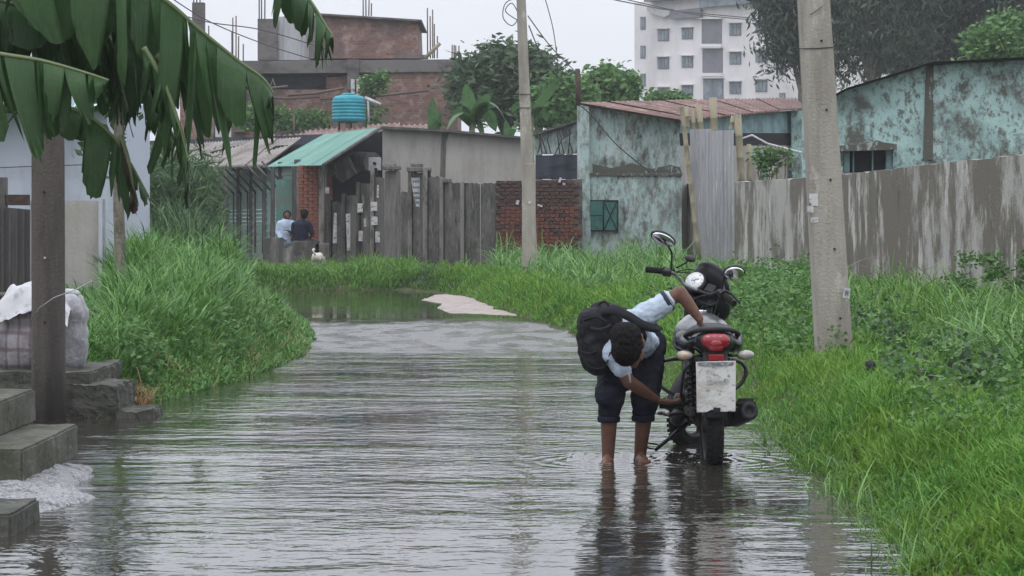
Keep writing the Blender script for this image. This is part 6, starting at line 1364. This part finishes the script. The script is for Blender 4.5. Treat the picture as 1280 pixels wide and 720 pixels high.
far_person('person in a navy shirt sitting on the low wall with back turned', (lx, Yq2 - .35, .2),
    [('c', (-.1, .3, .75), .1, (.1, .3, .75), .1), ('c', (-.1, .3, .72), .08, (-.12, .72, .7), .06), ('c', (.12, .3, .72), .08, (.2, .7, .7), .06), ('c', (-.12, .72, .7), .055, (-.12, .75, .28), .04), ('c', (.2, .7, .7), .055, (.2, .75, .28), .04), ('c', (-.12, .75, .25), .035, (-.12, .92, .22), .03), ('c', (.2, .75, .25), .035, (.22, .92, .22), .03),
     ('c', (0, .3, .78), .13, (-.02, .28, 1.1), .14), ('c', (-.18, .3, 1.15), .06, (.14, .28, 1.15), .06), ('c', (-.02, .28, 1.18), .05, (.04, .27, 1.3), .05), ('e', (.05, .27, hz - .2), (.09, .1, .115)),
     ('c', (-.2, .3, 1.13), .05, (-.22, .38, .86), .042), ('c', (-.22, .38, .86), .04, (-.05, .6, .86), .03), ('c', (.17, .28, 1.13), .05, (.25, .3, .88), .042), ('c', (.25, .3, .88), .04, (.18, .52, .84), .03)]
    + hand((-.05, .6, .86), (.5, .6, 0), (0, 0, -1), 1, .4) + hand((.18, .52, .84), (-.3, .8, 0), (0, 0, -1), 1, .4),
    [('hair', [('e', (.05, .25, hz - .165), (.1, .11, .1)), ('e', (.05, .22, hz - .19), (.094, .09, .11))], 'hair'),
     ('shirt', [('c', (-.02, .3, .76), .165, (-.02, .28, 1.1), .165), ('c', (-.18, .3, 1.13), .085, (.14, .28, 1.13), .085), ('c', (-.2, .3, 1.12), .07, (-.22, .36, .94), .06), ('c', (.17, .28, 1.12), .07, (.24, .3, .92), .06)], 'shirtn'),
     ('trousers', [('c', (-.1, .3, .74), .12, (.1, .3, .74), .12), ('c', (-.1, .3, .73), .1, (-.12, .72, .7), .08), ('c', (.12, .3, .73), .1, (.2, .7, .7), .08), ('c', (-.12, .72, .68), .075, (-.12, .75, .35), .06), ('c', (.2, .7, .68), .075, (.2, .75, .35), .06), ('c', (.1, .22, .73), .08, (.3, .2, .7), .05)], 'pants')], None)
# ------------------------------------------------------------------ white dog grazing the grass edge, seen from behind
dq = W(396, 339, 56.5)
dog = thing('dog', 'small white dog with curled tail seen from behind in the far grass', 'dog', (dq.x, dq.y, dq.z + .07), rot=(0, 0, R(14)))
D = lambda x, y, z: (x, y, z)
blob('body', [('e', D(-.02, 0, .24), (.095, .12, .1)), ('e', D(.05, .18, .24), (.09, .13, .095)), ('e', D(.12, .33, .235), (.085, .12, .105)), ('c', D(.16, .42, .25), .06, D(.21, .52, .2), .05), ('e', D(.23, .56, .19), (.055, .07, .055)), ('c', D(.24, .6, .17), .03, D(.26, .67, .14), .022),
     ('c', D(-.07, -.01, .2), .055, D(-.085, .05, .12), .032), ('c', D(-.085, .05, .12), .028, D(-.085, -.02, .07), .02), ('c', D(-.085, -.02, .07), .019, D(-.085, .0, .01), .018), ('c', D(-.085, 0, .012), .018, D(-.08, .035, .01), .016),
     ('c', D(.04, -.02, .2), .055, D(.05, .04, .12), .032), ('c', D(.05, .04, .12), .028, D(.05, -.04, .07), .02), ('c', D(.05, -.04, .07), .019, D(.05, -.02, .01), .018), ('c', D(.05, -.02, .012), .018, D(.055, .02, .01), .016),
     ('c', D(.08, .35, .17), .035, D(.08, .36, .01), .018), ('c', D(.17, .35, .17), .035, D(.18, .34, .01), .018),
     ('c', D(-.05, -.1, .3), .022, D(-.1, -.12, .37), .02), ('c', D(-.1, -.12, .37), .02, D(-.11, -.1, .41), .019), ('c', D(-.11, -.1, .41), .019, D(-.075, -.09, .43), .017), ('c', D(-.075, -.09, .43), .017, D(-.06, -.1, .40), .014)], 'fur', dog, .01, 3, .004, 30)
for s_ in (-1, 1): MB().ell((.23 + s_ * .05, .54, .235), (.018, .015, .035), 8, (0, s_ * .5, 0)).build('ear', 'bark', dog, local=True)
# --------------------------------------------------------------- haze
hb = MB().box((0, 465, 15), (1420, 1080, 34)).build('haze', 'black', org=Vector((0, 0, 0)))
hm = bpy.data.materials.new('haze_air'); hm.use_nodes = True; n_ = hm.node_tree; n_.nodes.remove(n_.nodes['Principled BSDF'])
pv = n_.nodes.new('ShaderNodeVolumePrincipled'); pv.inputs['Density'].default_value = .0005; pv.inputs['Color'].default_value = (.93, .95, 1, 1); pv.inputs['Anisotropy'].default_value = .2
n_.links.new(pv.outputs[0], n_.nodes['Material Output'].inputs['Volume']); hb.data.materials.clear(); hb.data.materials.append(hm)
tag(hb, 'thin rainy haze filling the air', 'haze', kind='stuff')
